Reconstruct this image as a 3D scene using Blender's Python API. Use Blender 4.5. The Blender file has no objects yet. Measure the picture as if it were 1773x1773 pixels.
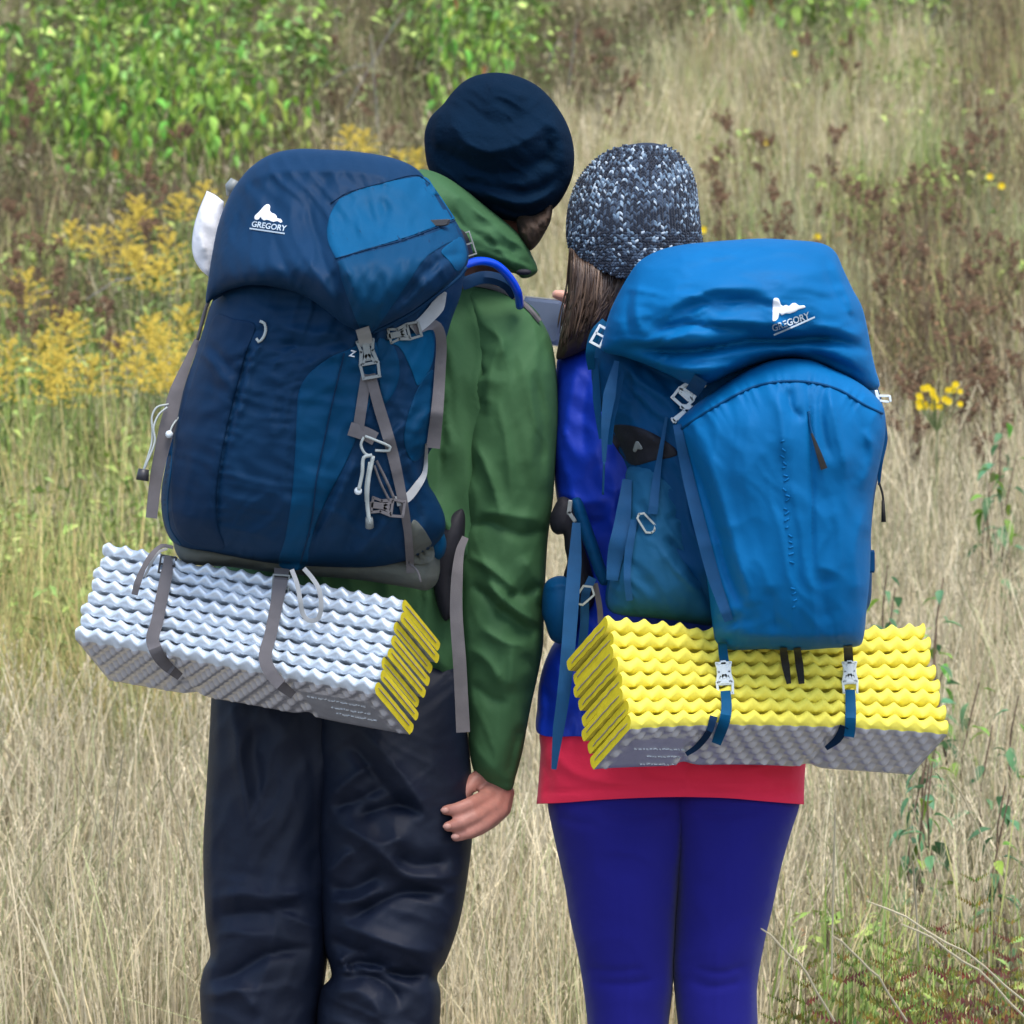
import bpy, bmesh, math, random
import numpy as np
from mathutils import Vector, Matrix, geometry
from mathutils.bvhtree import BVHTree
R = math.radians
random.seed(7); rng = np.random.default_rng(7)
scene = bpy.context.scene
COL = scene.collection
# ------------------------------------------------------------------ camera, sky, sun, exposure
SC, D0, ZC = 1150.0, 8.0, 1.19          # photo pixels per metre at the hikers, their distance, lens height
cam_d = bpy.data.cameras.new('camera'); cam = bpy.data.objects.new('camera', cam_d); COL.objects.link(cam)
cam.location = (0, 0, ZC); cam.rotation_euler = (R(90), 0, 0)
cam_d.sensor_width = 36; cam_d.lens = 36 * D0 / (1773 / SC)
cam_d.clip_start = 0.1; cam_d.clip_end = 600
cam_d.dof.use_dof = True; cam_d.dof.focus_distance = 8.0; cam_d.dof.aperture_fstop = 14
scene.camera = cam
world = bpy.data.worlds.new('World'); scene.world = world; world.use_nodes = True
wn = world.node_tree; bg = wn.nodes['Background']
sky = wn.nodes.new('ShaderNodeTexSky'); sky.sky_type = 'NISHITA'; sky.sun_disc = False
SUN_EL, SUN_AZ = R(63), R(160)          # azimuth clockwise from +y (view direction): behind the camera, to the right
sky.sun_elevation = SUN_EL; sky.sun_rotation = SUN_AZ; sky.air_density = 1.0; sky.dust_density = 2.0; sky.ozone_density = 1.0
wn.links.new(sky.outputs[0], bg.inputs[0]); bg.inputs[1].default_value = 0.14
sl = bpy.data.lights.new('sun', 'SUN'); sun = bpy.data.objects.new('sun', sl); COL.objects.link(sun)
sl.energy = 1.25; sl.angle = R(28); sl.color = (1.0, 0.96, 0.90)
sd = Vector((math.sin(SUN_AZ) * math.cos(SUN_EL), math.cos(SUN_AZ) * math.cos(SUN_EL), math.sin(SUN_EL)))
sun.rotation_euler = sd.to_track_quat('Z', 'Y').to_euler()
vs = scene.view_settings; vs.view_transform = 'Standard'; vs.look = 'None'; vs.gamma = 1; vs.use_curve_mapping = False
vs.exposure = 1.22
scene.cycles.max_bounces = 3; scene.cycles.diffuse_bounces = 2; scene.cycles.glossy_bounces = 2

# ------------------------------------------------------------------ helpers
def W(px, py, w=0.0):
    """point at depth D0+w metres that the photo shows at pixel (px, py)"""
    y = D0 + w; k = y / D0 / SC
    return ((px - 886.5) * k, y, ZC - (py - 886.5) * k)
def Wn(px, py, w):
    y = D0 + w; k = y / D0 / SC
    return np.stack([(px - 886.5) * k, y, ZC - (py - 886.5) * k], -1)
def SL(z):                                   # sRGB hex -> linear
    c = [int(z[i:i+2], 16) / 255 for i in (0, 2, 4)]
    return tuple(v / 12.92 if v < .04045 else ((v + .055) / 1.055) ** 2.4 for v in c)
def thing(name, label, cat, loc=(0, 0, 0), group=None):
    o = bpy.data.objects.new(name, None); COL.objects.link(o); o.location = loc
    o.empty_display_size = .1
    o['label'] = label; o['category'] = cat
    if group: o['group'] = group
    return o
def adopt(o, parent):
    if parent is not None:
        o.parent = parent
        m = Matrix.Identity(4); q = parent
        while q is not None:
            m = Matrix.Translation(q.location) @ m; q = q.parent
        base = m.to_translation()
        o.data.transform(Matrix.Translation(-base))
def mesh_obj(name, verts, faces, mats, parent=None, smooth=True, fmat=None):
    me = bpy.data.meshes.new(name)
    v = verts.tolist() if hasattr(verts, 'tolist') else verts
    f = faces.tolist() if hasattr(faces, 'tolist') else faces
    me.from_pydata(v, [], f)
    if not isinstance(mats, (list, tuple)): mats = [mats]
    for m in mats: me.materials.append(m)
    if fmat is not None: me.polygons.foreach_set('material_index', np.asarray(fmat, dtype=np.int32))
    if smooth: me.polygons.foreach_set('use_smooth', np.ones(len(me.polygons), dtype=bool))
    me.update()
    o = bpy.data.objects.new(name, me); COL.objects.link(o)
    adopt(o, parent)
    return o
class MB:
    """collects shapes, then links them as one mesh"""
    def __init__(s): s.v = []; s.f = []; s.m = []; s.c = []; s.col = (1, 1, 1)
    def add(s, v, f, m=0):
        n = len(s.v); s.v += [tuple(p) for p in v]; s.f += [tuple(i + n for i in q) for q in f]
        s.m += [m] * len(f); s.c += [s.col] * len(v)
    def tube(s, pts, rad, n=6, m=0, cap=True):
        pts = [Vector(p) for p in pts]; k = len(pts)
        rads = rad if hasattr(rad, '__len__') else [rad] * k
        v = []; f = []; up = Vector((.13, .9, .21)).normalized(); prev = None
        for i, p in enumerate(pts):
            t = (pts[min(i + 1, k - 1)] - pts[max(i - 1, 0)])
            if t.length < 1e-9: t = Vector((0, 0, 1))
            t.normalize()
            a = (prev if prev is not None else up).copy(); a = a - t * a.dot(t)
            if a.length < 1e-4: a = t.orthogonal()
            a.normalize(); prev = a; b = t.cross(a)
            for j in range(n):
                q = 2 * math.pi * j / n
                v.append(p + (a * math.cos(q) + b * math.sin(q)) * rads[i])
        for i in range(k - 1):
            for j in range(n):
                f.append((i * n + j, i * n + (j + 1) % n, (i + 1) * n + (j + 1) % n, (i + 1) * n + j))
        if cap: f.append(tuple(range(n))[::-1]); f.append(tuple(range((k - 1) * n, k * n)))
        s.add(v, f, m)
    def box(s, c, ax, ay, az, m=0, bev=.25):
        """box centred at c with half-axis vectors, softened by a chamfer in the ax/ay plane"""
        c = Vector(c); ax = Vector(ax); ay = Vector(ay); az = Vector(az)
        o = [(-1, -1 + bev), (-1 + bev, -1), (1 - bev, -1), (1, -1 + bev), (1, 1 - bev), (1 - bev, 1), (-1 + bev, 1), (-1, 1 - bev)]
        v = []
        for zz, sh in ((-1, 1), (.5, 1), (1, .82)):
            for x, y in o: v.append(c + ax * x * sh + ay * y * sh + az * zz)
        f = [tuple(range(8))[::-1], tuple(range(16, 24))]
        for r in (0, 8):
            for j in range(8): f.append((r + j, r + (j + 1) % 8, r + 8 + (j + 1) % 8, r + 8 + j))
        s.add(v, f, m)
    def sphere(s, c, r, n=8, m=0, sc=(1, 1, 1), rot=None):
        v = []; f = []
        for i in range(n + 1):
            a = math.pi * i / n
            for j in range(2 * n):
                b = math.pi * j / n
                p = Vector((r * sc[0] * math.sin(a) * math.cos(b), r * sc[1] * math.sin(a) * math.sin(b), r * sc[2] * math.cos(a)))
                if rot is not None: p = rot @ p
                v.append(Vector(c) + p)
        for i in range(n):
            for j in range(2 * n): f.append((i * 2 * n + j, (i + 1) * 2 * n + j, (i + 1) * 2 * n + (j + 1) % (2 * n), i * 2 * n + (j + 1) % (2 * n)))
        s.add(v, f, m)
    def build(s, name, mats, parent=None, smooth=False, col=False):
        o = mesh_obj(name, s.v, s.f, mats, parent, smooth, s.m)
        if col:
            at = o.data.color_attributes.new('Col', 'FLOAT_COLOR', 'POINT')
            a = np.ones((len(s.v), 4)); a[:, :3] = np.array(s.c); at.data.foreach_set('color', a.ravel())
        return o

# --- numpy noise
_tab = np.random.default_rng(3).random((256, 256))
def vn(x, y, seed=0):
    x = x + seed * 17.3; y = y + seed * 9.1
    xi = np.floor(x).astype(int); yi = np.floor(y).astype(int)
    fx = x - xi; fy = y - yi
    fx = fx * fx * fx * (fx * (fx * 6 - 15) + 10); fy = fy * fy * fy * (fy * (fy * 6 - 15) + 10)
    a = _tab[xi % 256, yi % 256]; b = _tab[(xi + 1) % 256, yi % 256]
    c = _tab[xi % 256, (yi + 1) % 256]; d = _tab[(xi + 1) % 256, (yi + 1) % 256]
    return (a + (b - a) * fx) * (1 - fy) + (c + (d - c) * fx) * fy
def fbm(x, y, o=3, seed=0):
    r = 0; a = .5; t = 0
    for i in range(o):
        r = r + a * vn(x, y, seed + i * 5); t += a; a *= .5; x = x * 2.03; y = y * 2.03
    return r / t
def cells(x, y, seed):
    """distance to the nearest jittered lattice point: flat facets meeting in crisp creases"""
    xi = np.floor(x).astype(int); yi = np.floor(y).astype(int); best = np.full(x.shape, 9.0)
    for dx in (-1, 0, 1):
        for dy in (-1, 0, 1):
            i = xi + dx; j = yi + dy
            cx = i + _tab[(i + seed * 7) % 256, (j + seed * 3) % 256]; cy = j + _tab[(j + seed * 11) % 256, (i + seed * 5) % 256]
            best = np.minimum(best, np.hypot(x - cx, y - cy))
    return best
def fold_noise(x, y, ang, lx, ly, seed):
    """elongated soft ridges: lx along the fold, ly across it (pixels); ang = direction of the folds, degrees"""
    a = R(ang); u = (x * math.cos(a) + y * math.sin(a)); v = (-x * math.sin(a) + y * math.cos(a))
    v = v + 1.1 * ly * (fbm(x / (lx * 1.1), y / (lx * 1.1), 2, seed + 40) - .5) * 2
    n = vn(u / lx, v / ly, seed)
    r = 1 - np.abs(2 * n - 1)
    return (r ** 1.5 - .4) + .9 * (cells(u / (lx * .75), v / (ly * .9), seed + 11) - .45)

# --- 2-D outline tools
def smooth_path(pts, step, closed):
    P = [np.array(p[:2], float) for p in pts]; corner = [len(p) > 2 and p[2] == 1 for p in pts]
    n = len(P); out = []
    rngi = range(n) if closed else range(n - 1)
    for i in rngi:
        p1 = P[i]; p2 = P[(i + 1) % n]
        if closed:
            p0 = P[(i - 1) % n]; p3 = P[(i + 2) % n]
        else:
            p0 = P[i - 1] if i > 0 else p1; p3 = P[i + 2] if i + 2 < n else p2
        if corner[i]: p0 = p1
        if corner[(i + 1) % n]: p3 = p2
        L = np.linalg.norm(p2 - p1); k = max(1, int(round(L / step)))
        d01 = max(np.linalg.norm(p1 - p0), 1e-6); d23 = max(np.linalg.norm(p3 - p2), 1e-6); d12 = max(L, 1e-6)
        m1 = (p2 - p0) / (d01 + d12) * d12 if d01 > 1e-5 else (p2 - p1)
        m2 = (p3 - p1) / (d12 + d23) * d12 if d23 > 1e-5 else (p2 - p1)
        for j in range(k):
            t = j / k; h = (2*t**3 - 3*t**2 + 1, t**3 - 2*t**2 + t, -2*t**3 + 3*t**2, t**3 - t**2)
            out.append(h[0] * p1 + h[1] * m1 + h[2] * p2 + h[3] * m2)
    if not closed: out.append(P[-1])
    return np.array(out)
def inside(px, py, poly):
    r = np.zeros(px.shape, bool); x0, y0 = poly[-1]
    for x1, y1 in poly:
        if y0 != y1:
            c = ((y1 > py) != (y0 > py)) & (px < (x0 - x1) * (py - y1) / (y0 - y1) + x1)
            r ^= c
        x0, y0 = x1, y1
    return r
def dist_path(px, py, path, closed=False):
    """distance to a polyline and the 0..1 position along it"""
    n = len(path); best = np.full(px.shape, 1e18); bt = np.zeros(px.shape)
    m = n if closed else n - 1
    for i in range(m):
        a = path[i]; b = path[(i + 1) % n]; d = b - a; L2 = max(d @ d, 1e-9)
        t = np.clip(((px - a[0]) * d[0] + (py - a[1]) * d[1]) / L2, 0, 1)
        q = (px - a[0] - t * d[0]) ** 2 + (py - a[1] - t * d[1]) ** 2
        s = q < best; best = np.where(s, q, best); bt = np.where(s, (i + t) / m, bt)
    return np.sqrt(best), bt
def tri_fill(poly, sp, rings=(1.6, 4.2)):
    n = len(poly)
    nxt = np.roll(poly, -1, 0) - np.roll(poly, 1, 0); nl = np.linalg.norm(nxt, axis=1, keepdims=True); nl[nl == 0] = 1
    nor = np.stack([nxt[:, 1], -nxt[:, 0]], 1) / nl
    area = np.sum(poly[:, 0] * np.roll(poly[:, 1], -1) - np.roll(poly[:, 0], -1) * poly[:, 1])
    if area > 0: nor = -nor
    extra = []; last = 0
    for r in rings:
        q = poly + nor * r; ok = inside(q[:, 0], q[:, 1], poly)
        d, _ = dist_path(q[:, 0], q[:, 1], poly, True)
        extra.append(q[ok & (d > r * .8)]); last = r
    x0, y0 = poly.min(0); x1, y1 = poly.max(0)
    gy = np.arange(y0, y1, sp * .866); gx = np.arange(x0 - sp, x1 + sp, sp)
    X, Y = np.meshgrid(gx, gy); X = X + (np.arange(len(gy)) % 2)[:, None] * sp * .5
    X = X.ravel(); Y = Y.ravel(); ok = inside(X, Y, poly); X = X[ok]; Y = Y[ok]
    if len(X):
        d, _ = dist_path(X, Y, poly, True); ok = d > last + sp * .45
        extra.append(np.stack([X[ok], Y[ok]], 1))
    allp = np.vstack([poly] + extra)
    res = geometry.delaunay_2d_cdt([Vector(p) for p in allp], [(i, (i + 1) % n) for i in range(n)], [], 1, 1e-4)
    V = np.array([tuple(v) for v in res[0]]); F = np.array([tuple(f) for f in res[2] if len(f) == 3], dtype=int)
    bnd = np.array([any(k < n for k in ov) for ov in res[3]])
    a = V[F[:, 0]]; b = V[F[:, 1]]; c = V[F[:, 2]]
    cr = (b[:, 0] - a[:, 0]) * (c[:, 1] - a[:, 1]) - (b[:, 1] - a[:, 1]) * (c[:, 0] - a[:, 0])
    F[cr < 0] = F[cr < 0][:, ::-1]
    cen = (a + b + c) / 3
    ok = inside(cen[:, 0], cen[:, 1], poly)
    return V, F[ok], bnd
def bil(G, gx, gy, x, y):
    fx = np.clip((x - gx[0]) / (gx[1] - gx[0]), 0, len(gx) - 1.001); fy = np.clip((y - gy[0]) / (gy[1] - gy[0]), 0, len(gy) - 1.001)
    i = fx.astype(int); j = fy.astype(int); a = fx - i; b = fy - j
    return (G[j, i] * (1 - a) + G[j, i + 1] * a) * (1 - b) + (G[j + 1, i] * (1 - a) + G[j + 1, i + 1] * a) * b
def puff_field(poly, lam):
    x0, y0 = poly.min(0); x1, y1 = poly.max(0); cell = max(4.0, max(x1 - x0, y1 - y0) / 110)
    gx = np.arange(x0 - 2 * cell, x1 + 3 * cell, cell); gy = np.arange(y0 - 2 * cell, y1 + 3 * cell, cell)
    X, Y = np.meshgrid(gx, gy); M = inside(X.ravel(), Y.ravel(), poly).reshape(X.shape)
    d, _ = dist_path(X.ravel(), Y.ravel(), poly, True); d = d.reshape(X.shape)
    u = np.zeros(X.shape); k = cell * cell; q = 4 + k / lam ** 2
    for _ in range(int(min(1500, 6 * (lam / cell) ** 2 + 150))):
        s = np.zeros_like(u); s[1:-1, 1:-1] = u[:-2, 1:-1] + u[2:, 1:-1] + u[1:-1, :-2] + u[1:-1, 2:]
        u = np.where(M, (s + k) / q, 0)
    g = 1 - np.exp(-d / lam); ok = M & (d > cell * .9)
    if not ok.any(): ok = M
    r = np.where(ok, u / np.maximum(g, 1e-4), 0); wgt = ok.astype(float)
    for _ in range(6):                               # extend the ratio outwards over the border
        s = np.zeros_like(r); ws = np.zeros_like(r)
        for dy in (-1, 0, 1):
            for dx in (-1, 0, 1):
                s += np.roll(np.roll(r * wgt, dy, 0), dx, 1); ws += np.roll(np.roll(wgt, dy, 0), dx, 1)
        new = (wgt == 0) & (ws > 0); r[new] = s[new] / ws[new]; wgt[new] = 1
    umax = u.max()
    def H(x, y):
        dd, _ = dist_path(x, y, poly, True)
        return np.sqrt(np.clip(bil(r, gx, gy, x, y) * (1 - np.exp(-dd / lam)) / umax, 0, 1.05))
    return H
SURF = {}; KS, KF = 1.5, 1.7
def relief(x, y, strokes, folds):
    dsp = np.zeros(x.shape)
    for st in strokes:
        pts, wd, amp = st[:3]; path = smooth_path(pts, 12, False); d, t = dist_path(x, y, path)
        tp = np.clip(np.minimum(t, 1 - t) * 5, 0, 1) if len(st) < 4 else 1.0
        if len(st) > 4:                             # puckers: short ripples drawn in along a seam
            dsp += KS * amp * np.sin(6.283 * (t * st[4] + .35 * np.sin(t * 37))) * np.exp(-d / wd); continue
        dsp += KS * amp * np.exp(-(d / wd) ** 1.35) * tp
    for fo in folds:
        ang, lx, ly, amp, seed = fo[:5]
        f = KF * fold_noise(x, y, ang, lx, ly, seed) * amp
        if len(fo) > 5:                              # limited to a soft disc (cx, cy, radius)
            cx, cy, rr = fo[5]; f = f * np.exp(-(((x - cx) ** 2 + (y - cy) ** 2) / rr ** 2))
        dsp += f
    return dsp
def puff(name, outline, w0, depth, mat, parent, lam=80, back=.5, sp=5, strokes=(), folds=(), key=None, power=1.0, join=None, field=None, over=None):
    """a closed cushion shape: seen outline, depth towards the lens and away from it, folds raised on it"""
    poly = smooth_path(outline, sp, True)
    V, F, b = tri_fill(poly, sp); x = V[:, 0]; y = V[:, 1]
    if field is None: H = puff_field(poly, lam)(x, y); H[b] = 0
    else: H = puff_field(smooth_path(field, sp, True), lam)(x, y)   # hangs open: the cushion runs on past the hem
    H = H ** power
    base = w0(x, y) if callable(w0) else np.full(x.shape, float(w0))
    if over:                                        # lies on other pieces: its rim rests just in front of them
        ws = np.array([drape(p_, q_, over, 9.0) for p_, q_ in zip(x, y)]); base = np.minimum(base, ws - .008); raw = base.copy(); a_ = np.concatenate([F[:, 0], F[:, 1], F[:, 2]]); b_ = np.concatenate([F[:, 1], F[:, 2], F[:, 0]]); cn = np.bincount(a_, minlength=len(x)) + np.bincount(b_, minlength=len(x))
        for _ in range(220): base = np.minimum((np.bincount(a_, base[b_], len(x)) + np.bincount(b_, base[a_], len(x))) / np.maximum(cn, 1), raw)
    edge = np.clip(H * 2.2, 0, 1)
    front = base - depth * H - relief(x, y, strokes, folds) * edge
    bk = base + depth * back * H
    n = len(V); idx = np.full(n, -1); inner = ~b
    if field is not None or over: inner = np.ones(n, bool)
    idx[inner] = n + np.arange(inner.sum()); idx[~inner] = np.nonzero(~inner)[0]
    P = np.vstack([Wn(x, y, front), Wn(x[inner], y[inner], bk[inner])])
    # V is y-down, so counter-clockwise in it faces away from the lens; flip the front
    Ff = F; Fb = idx[F][:, ::-1]
    a, bb, c = P[Ff[:, 0]], P[Ff[:, 1]], P[Ff[:, 2]]
    if np.cross(bb - a, c - a)[:, 1].sum() > 0: Ff = Ff[:, ::-1]; Fb = Fb[:, ::-1]
    Fa = np.vstack([Ff, Fb])
    if inner.all():
        e = {}
        for f in Ff.tolist():
            for k in range(3):
                i, j = f[k], f[(k + 1) % 3]
                if (j, i) in e: del e[(j, i)]
                else: e[(i, j)] = 1
        Fa = np.vstack([Fa] + [np.array([(j, i, idx[i]), (j, idx[i], idx[j])]) for i, j in e])
    if key: SURF[key] = BVHTree.FromPolygons([Vector(p) for p in P], Fa.tolist())
    if join is not None:
        join.append((P, Fa)); return None
    return mesh_obj(name, P, Fa, mat, parent)
def join_puffs(name, parts, mat, parent, key=None):
    vs_ = []; fs_ = []; n = 0
    for P, F in parts: vs_.append(P); fs_.append(F + n); n += len(P)
    P = np.vstack(vs_); F = np.vstack(fs_)
    if key: SURF[key] = BVHTree.FromPolygons([Vector(p) for p in P], F.tolist())
    return mesh_obj(name, P, F, mat, parent)
CAMP = Vector((0, 0, ZC))
def drape(px, py, keys, default=None):
    d = Vector(W(px, py, 0)) - CAMP; d.normalize(); best = None
    for k in keys:
        h = SURF[k].ray_cast(CAMP, d, 30)
        if h[0] is not None and (best is None or h[0].y < best): best = h[0].y
    return default if best is None else best - D0
def drapes(xs, ys, keys):
    w = np.array([drape(a, b, keys, np.nan) for a, b in zip(xs, ys)]); bad = np.isnan(w)
    if bad.all(): w[:] = 0.0
    elif bad.any():
        g = np.nonzero(~bad)[0]
        for i in np.nonzero(bad)[0]:
            w[i] = w[g[np.argmin((xs[g] - xs[i]) ** 2 + (ys[g] - ys[i]) ** 2)]]
    return w
def panel(name, outline, keys, mat, parent, off=.002, sp=6, strokes=(), key=None, puffy=0.0, back=.0015):
    """a sewn-on piece that follows the surface underneath"""
    poly = smooth_path(outline, sp, True); V, F, b = tri_fill(poly, sp, (1.5,)); x = V[:, 0]; y = V[:, 1]
    w = drapes(x, y, keys); o = np.full(x.shape, off); o[b] = off * .55
    if puffy:
        d, _ = dist_path(x, y, poly, True); o = o + puffy * (1 - np.exp(-d / 14))
    o = o + relief(x, y, strokes, ()) * (~b)
    n = len(V); P = np.vstack([Wn(x, y, w - o), Wn(x, y, w + back)])
    Ff = F; a, bb, c = P[Ff[:, 0]], P[Ff[:, 1]], P[Ff[:, 2]]
    if np.cross(bb - a, c - a)[:, 1].sum() > 0: Ff = Ff[:, ::-1]
    e = {}
    for f in Ff.tolist():
        for k in range(3):
            i, j = f[k], f[(k + 1) % 3]
            if (j, i) in e: del e[(j, i)]
            else: e[(i, j)] = 1
    faces = Ff.tolist() + (Ff[:, ::-1] + n).tolist() + [(j, i, i + n, j + n) for i, j in e]
    if key: SURF[key] = BVHTree.FromPolygons([Vector(p) for p in P], Ff.tolist())
    return mesh_obj(name, P, faces, mat, parent)
def ribbon(name, pts, wid, mat, parent, keys=None, off=.002, th=.0018, step=6, mb=None, mi=0, sm=2, twist=None):
    """webbing: points (px, py) laid on surfaces, or (px, py, w) free in the air"""
    path = smooth_path([p[:2] for p in pts], step, False)
    n = len(path)
    t = np.gradient(path, axis=0); t /= np.maximum(np.linalg.norm(t, axis=1, keepdims=True), 1e-9)
    nr = np.stack([-t[:, 1], t[:, 0]], 1)
    wd = np.full(n, float(wid)) if not hasattr(wid, '__len__') else np.interp(np.linspace(0, 1, n), np.linspace(0, 1, len(wid)), wid)
    a = path + nr * wd[:, None] / 2; b = path - nr * wd[:, None] / 2
    if keys:
        wa = drapes(a[:, 0], a[:, 1], keys); wb = drapes(b[:, 0], b[:, 1], keys); wc = drapes(path[:, 0], path[:, 1], keys)
        wm = np.minimum(np.minimum(wa, wb), wc)
        for _ in range(sm):
            e = np.pad(wm, 2, mode='edge'); wm = np.minimum(wm, (e[:-4] + e[1:-3] + e[2:-2] + e[3:-1] + e[4:]) / 5)
        wa = wm * .75 + np.minimum(wa, wm + .004) * .25 - off; wb = wm * .75 + np.minimum(wb, wm + .004) * .25 - off
    else:
        tt = np.linspace(0, 1, n)
        # depth by nearest control point along the path
        cs = [0.0]
        for i in range(1, len(pts)): cs.append(cs[-1] + math.dist(pts[i][:2], pts[i - 1][:2]))
        pc = np.concatenate([[0], np.cumsum(np.linalg.norm(np.diff(path, axis=0), axis=1))])
        wa = np.interp(pc / max(pc[-1], 1e-9), np.array(cs) / max(cs[-1], 1e-9), [p[2] for p in pts]); wb = wa.copy()
    if twist is not None: wa = wa + twist; wb = wb - twist
    A = Wn(a[:, 0], a[:, 1], wa); B = Wn(b[:, 0], b[:, 1], wb)
    A2 = Wn(a[:, 0], a[:, 1], wa + th); B2 = Wn(b[:, 0], b[:, 1], wb + th)
    C = (Wn(path[:, 0], path[:, 1], (wa + wb) / 2 - th * .35))
    V = np.stack([A, C, B, B2, A2], 1).reshape(-1, 3); f = []
    for i in range(n - 1):
        for j in range(5): f.append((i * 5 + j, i * 5 + (j + 1) % 5, i * 5 + 5 + (j + 1) % 5, i * 5 + 5 + j))
    f.append((0, 1, 2, 3, 4)); f.append(tuple((n - 1) * 5 + k for k in (4, 3, 2, 1, 0)))
    if mb is not None: mb.add(V.tolist(), f, mi); return None
    o = mesh_obj(name, V, f, mat, parent); o.data.set_sharp_from_angle(angle=R(38)); return o
def cord(name, pts, rpx, mat, parent, keys=None, off=.002, mb=None, n=7, step=5, mi=0):
    path = smooth_path([p[:2] for p in pts], step, False)
    if keys:
        w = drapes(path[:, 0], path[:, 1], keys) - rpx / SC - off
        e = np.pad(w, 2, mode='edge'); w = np.minimum(w, (e[:-4] + e[1:-3] + e[2:-2] + e[3:-1] + e[4:]) / 5)
    else:
        cs = [0.0]
        for i in range(1, len(pts)): cs.append(cs[-1] + math.dist(pts[i][:2], pts[i - 1][:2]))
        pc = np.concatenate([[0], np.cumsum(np.linalg.norm(np.diff(path, axis=0), axis=1))])
        w = np.interp(pc / pc[-1], np.array(cs) / cs[-1], [p[2] for p in pts])
    m = mb or MB(); m.tube(Wn(path[:, 0], path[:, 1], w).tolist(), rpx / SC, n, mi)
    if mb is None: return m.build(name, mat, parent, True)
def frame_at(px, py, w, ang):
    """local axes at a pixel: along (image angle, degrees, y down), across, towards the lens"""
    a = R(ang); o = Vector(W(px, py, w)); k = 1 / SC
    return o, Vector((math.cos(a), 0, -math.sin(a))) * k, Vector((-math.sin(a), 0, -math.cos(a))) * k, Vector((0, -1, 0)) * k
def bars(m, fr, segs, h=3.5, lift=2):
    """plastic hardware from bars ((u0,v0),(u1,v1),width) in photo pixels along/across"""
    o, u, v, z = fr
    for (p, q, wd) in segs:
        a = o + u * p[0] + v * p[1]; b = o + u * q[0] + v * q[1]; d = b - a; L = d.length
        if L < 1e-9: continue
        d.normalize(); s = z.normalized().cross(d).normalized()
        m.box((a + b) / 2 + z * lift, d * (L / 2 + wd / 2 / SC), s * wd / 2 / SC, z * h)
def buckle(name, px, py, ang, L, Wd, mat, parent, keys, off=4, solid=False):
    """side-release buckle: two prongs clipped into a frame with a bar and a V-shaped window"""
    w = drape(px, py, keys, -.2); fr = frame_at(px, py, w, ang); m = MB(); h = Wd / 2; t = max(3.6, Wd * .17); e = L / 2
    bars(m, fr, [((-e, -h * .9), (-e, h * .9), t), ((-e, -h * .9), (-e * .4, -h * .62), t), ((-e, h * .9), (-e * .4, h * .62), t),
                 ((-e * .95, 0), (-e * .1, 0), Wd * .42), ((-e * .45, -h * .62), (e * .25, -h * .95), t * 1.25), ((-e * .45, h * .62), (e * .25, h * .95), t * 1.25),
                 ((-e * .25, -h * .1), (e * .22, -h * .7), t), ((-e * .25, h * .1), (e * .22, h * .7), t),
                 ((e * .25, -h), (e * .25, h), t), ((e * .25, -h), (e, -h * .9), t), ((e * .25, h), (e, h * .9), t), ((e, -h * .9), (e, h * .9), t * 1.1)], 3.2, off)
    if solid: bars(m, fr, [((-e * .5, 0), (-e * .02, 0), Wd * .92), ((-e * .1, -h * .62), (e * .3, -h * .72), Wd * .3), ((-e * .1, h * .62), (e * .3, h * .72), Wd * .3)], 2.6, off)
    o = m.build(name, mat, parent); return o
def ladder(name, px, py, ang, L, Wd, mat, parent, keys, off=4, w=None):
    if w is None: w = drape(px, py, keys, -.2)
    fr = frame_at(px, py, w, ang); m = MB(); h = Wd / 2; e = L / 2; t = max(2.6, Wd * .12)
    bars(m, fr, [((-e, -h), (e, -h), t), ((-e, h), (e, h), t), ((-e, -h), (-e, h), t), ((e, -h), (e, h), t), ((0, -h), (0, h), t * 1.2)], 2.6, off)
    return m.build(name, mat, parent)
def lettering(name, text, px, py, size, ang, shear, mat, parent, keys, off=.0022, xs=1.0, bold=.02):
    cu = bpy.data.curves.new('lettering', 'FONT'); cu.body = text; cu.size = 1; cu.offset = bold; cu.resolution_u = 3
    t = bpy.data.objects.new('lettering', cu); COL.objects.link(t)
    dg = bpy.context.evaluated_depsgraph_get(); me = bpy.data.meshes.new_from_object(t.evaluated_get(dg))
    v = np.array([tuple(p.co) for p in me.vertices]); f = [tuple(p.vertices) for p in me.polygons]
    bpy.data.objects.remove(t); bpy.data.curves.remove(cu); bpy.data.meshes.remove(me)
    a = R(ang); x = v[:, 0] * size * xs + v[:, 1] * size * shear; y = v[:, 1] * size
    X = px + x * math.cos(a) + y * math.sin(a); Y = py + x * math.sin(a) - y * math.cos(a)
    w = drapes(X, Y, keys) - off; n = len(v)
    P = np.vstack([Wn(X, Y, w), Wn(X, Y, w + off * .8)]); e = {}
    for q in f:
        for k in range(len(q)):
            i, j = q[k], q[(k + 1) % len(q)]
            if (j, i) in e: del e[(j, i)]
            else: e[(i, j)] = 1
    return mesh_obj(name, P, f + [tuple(i + n for i in q[::-1]) for q in f] + [(j, i, i + n, j + n) for i, j in e], mat, parent, False)

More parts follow.
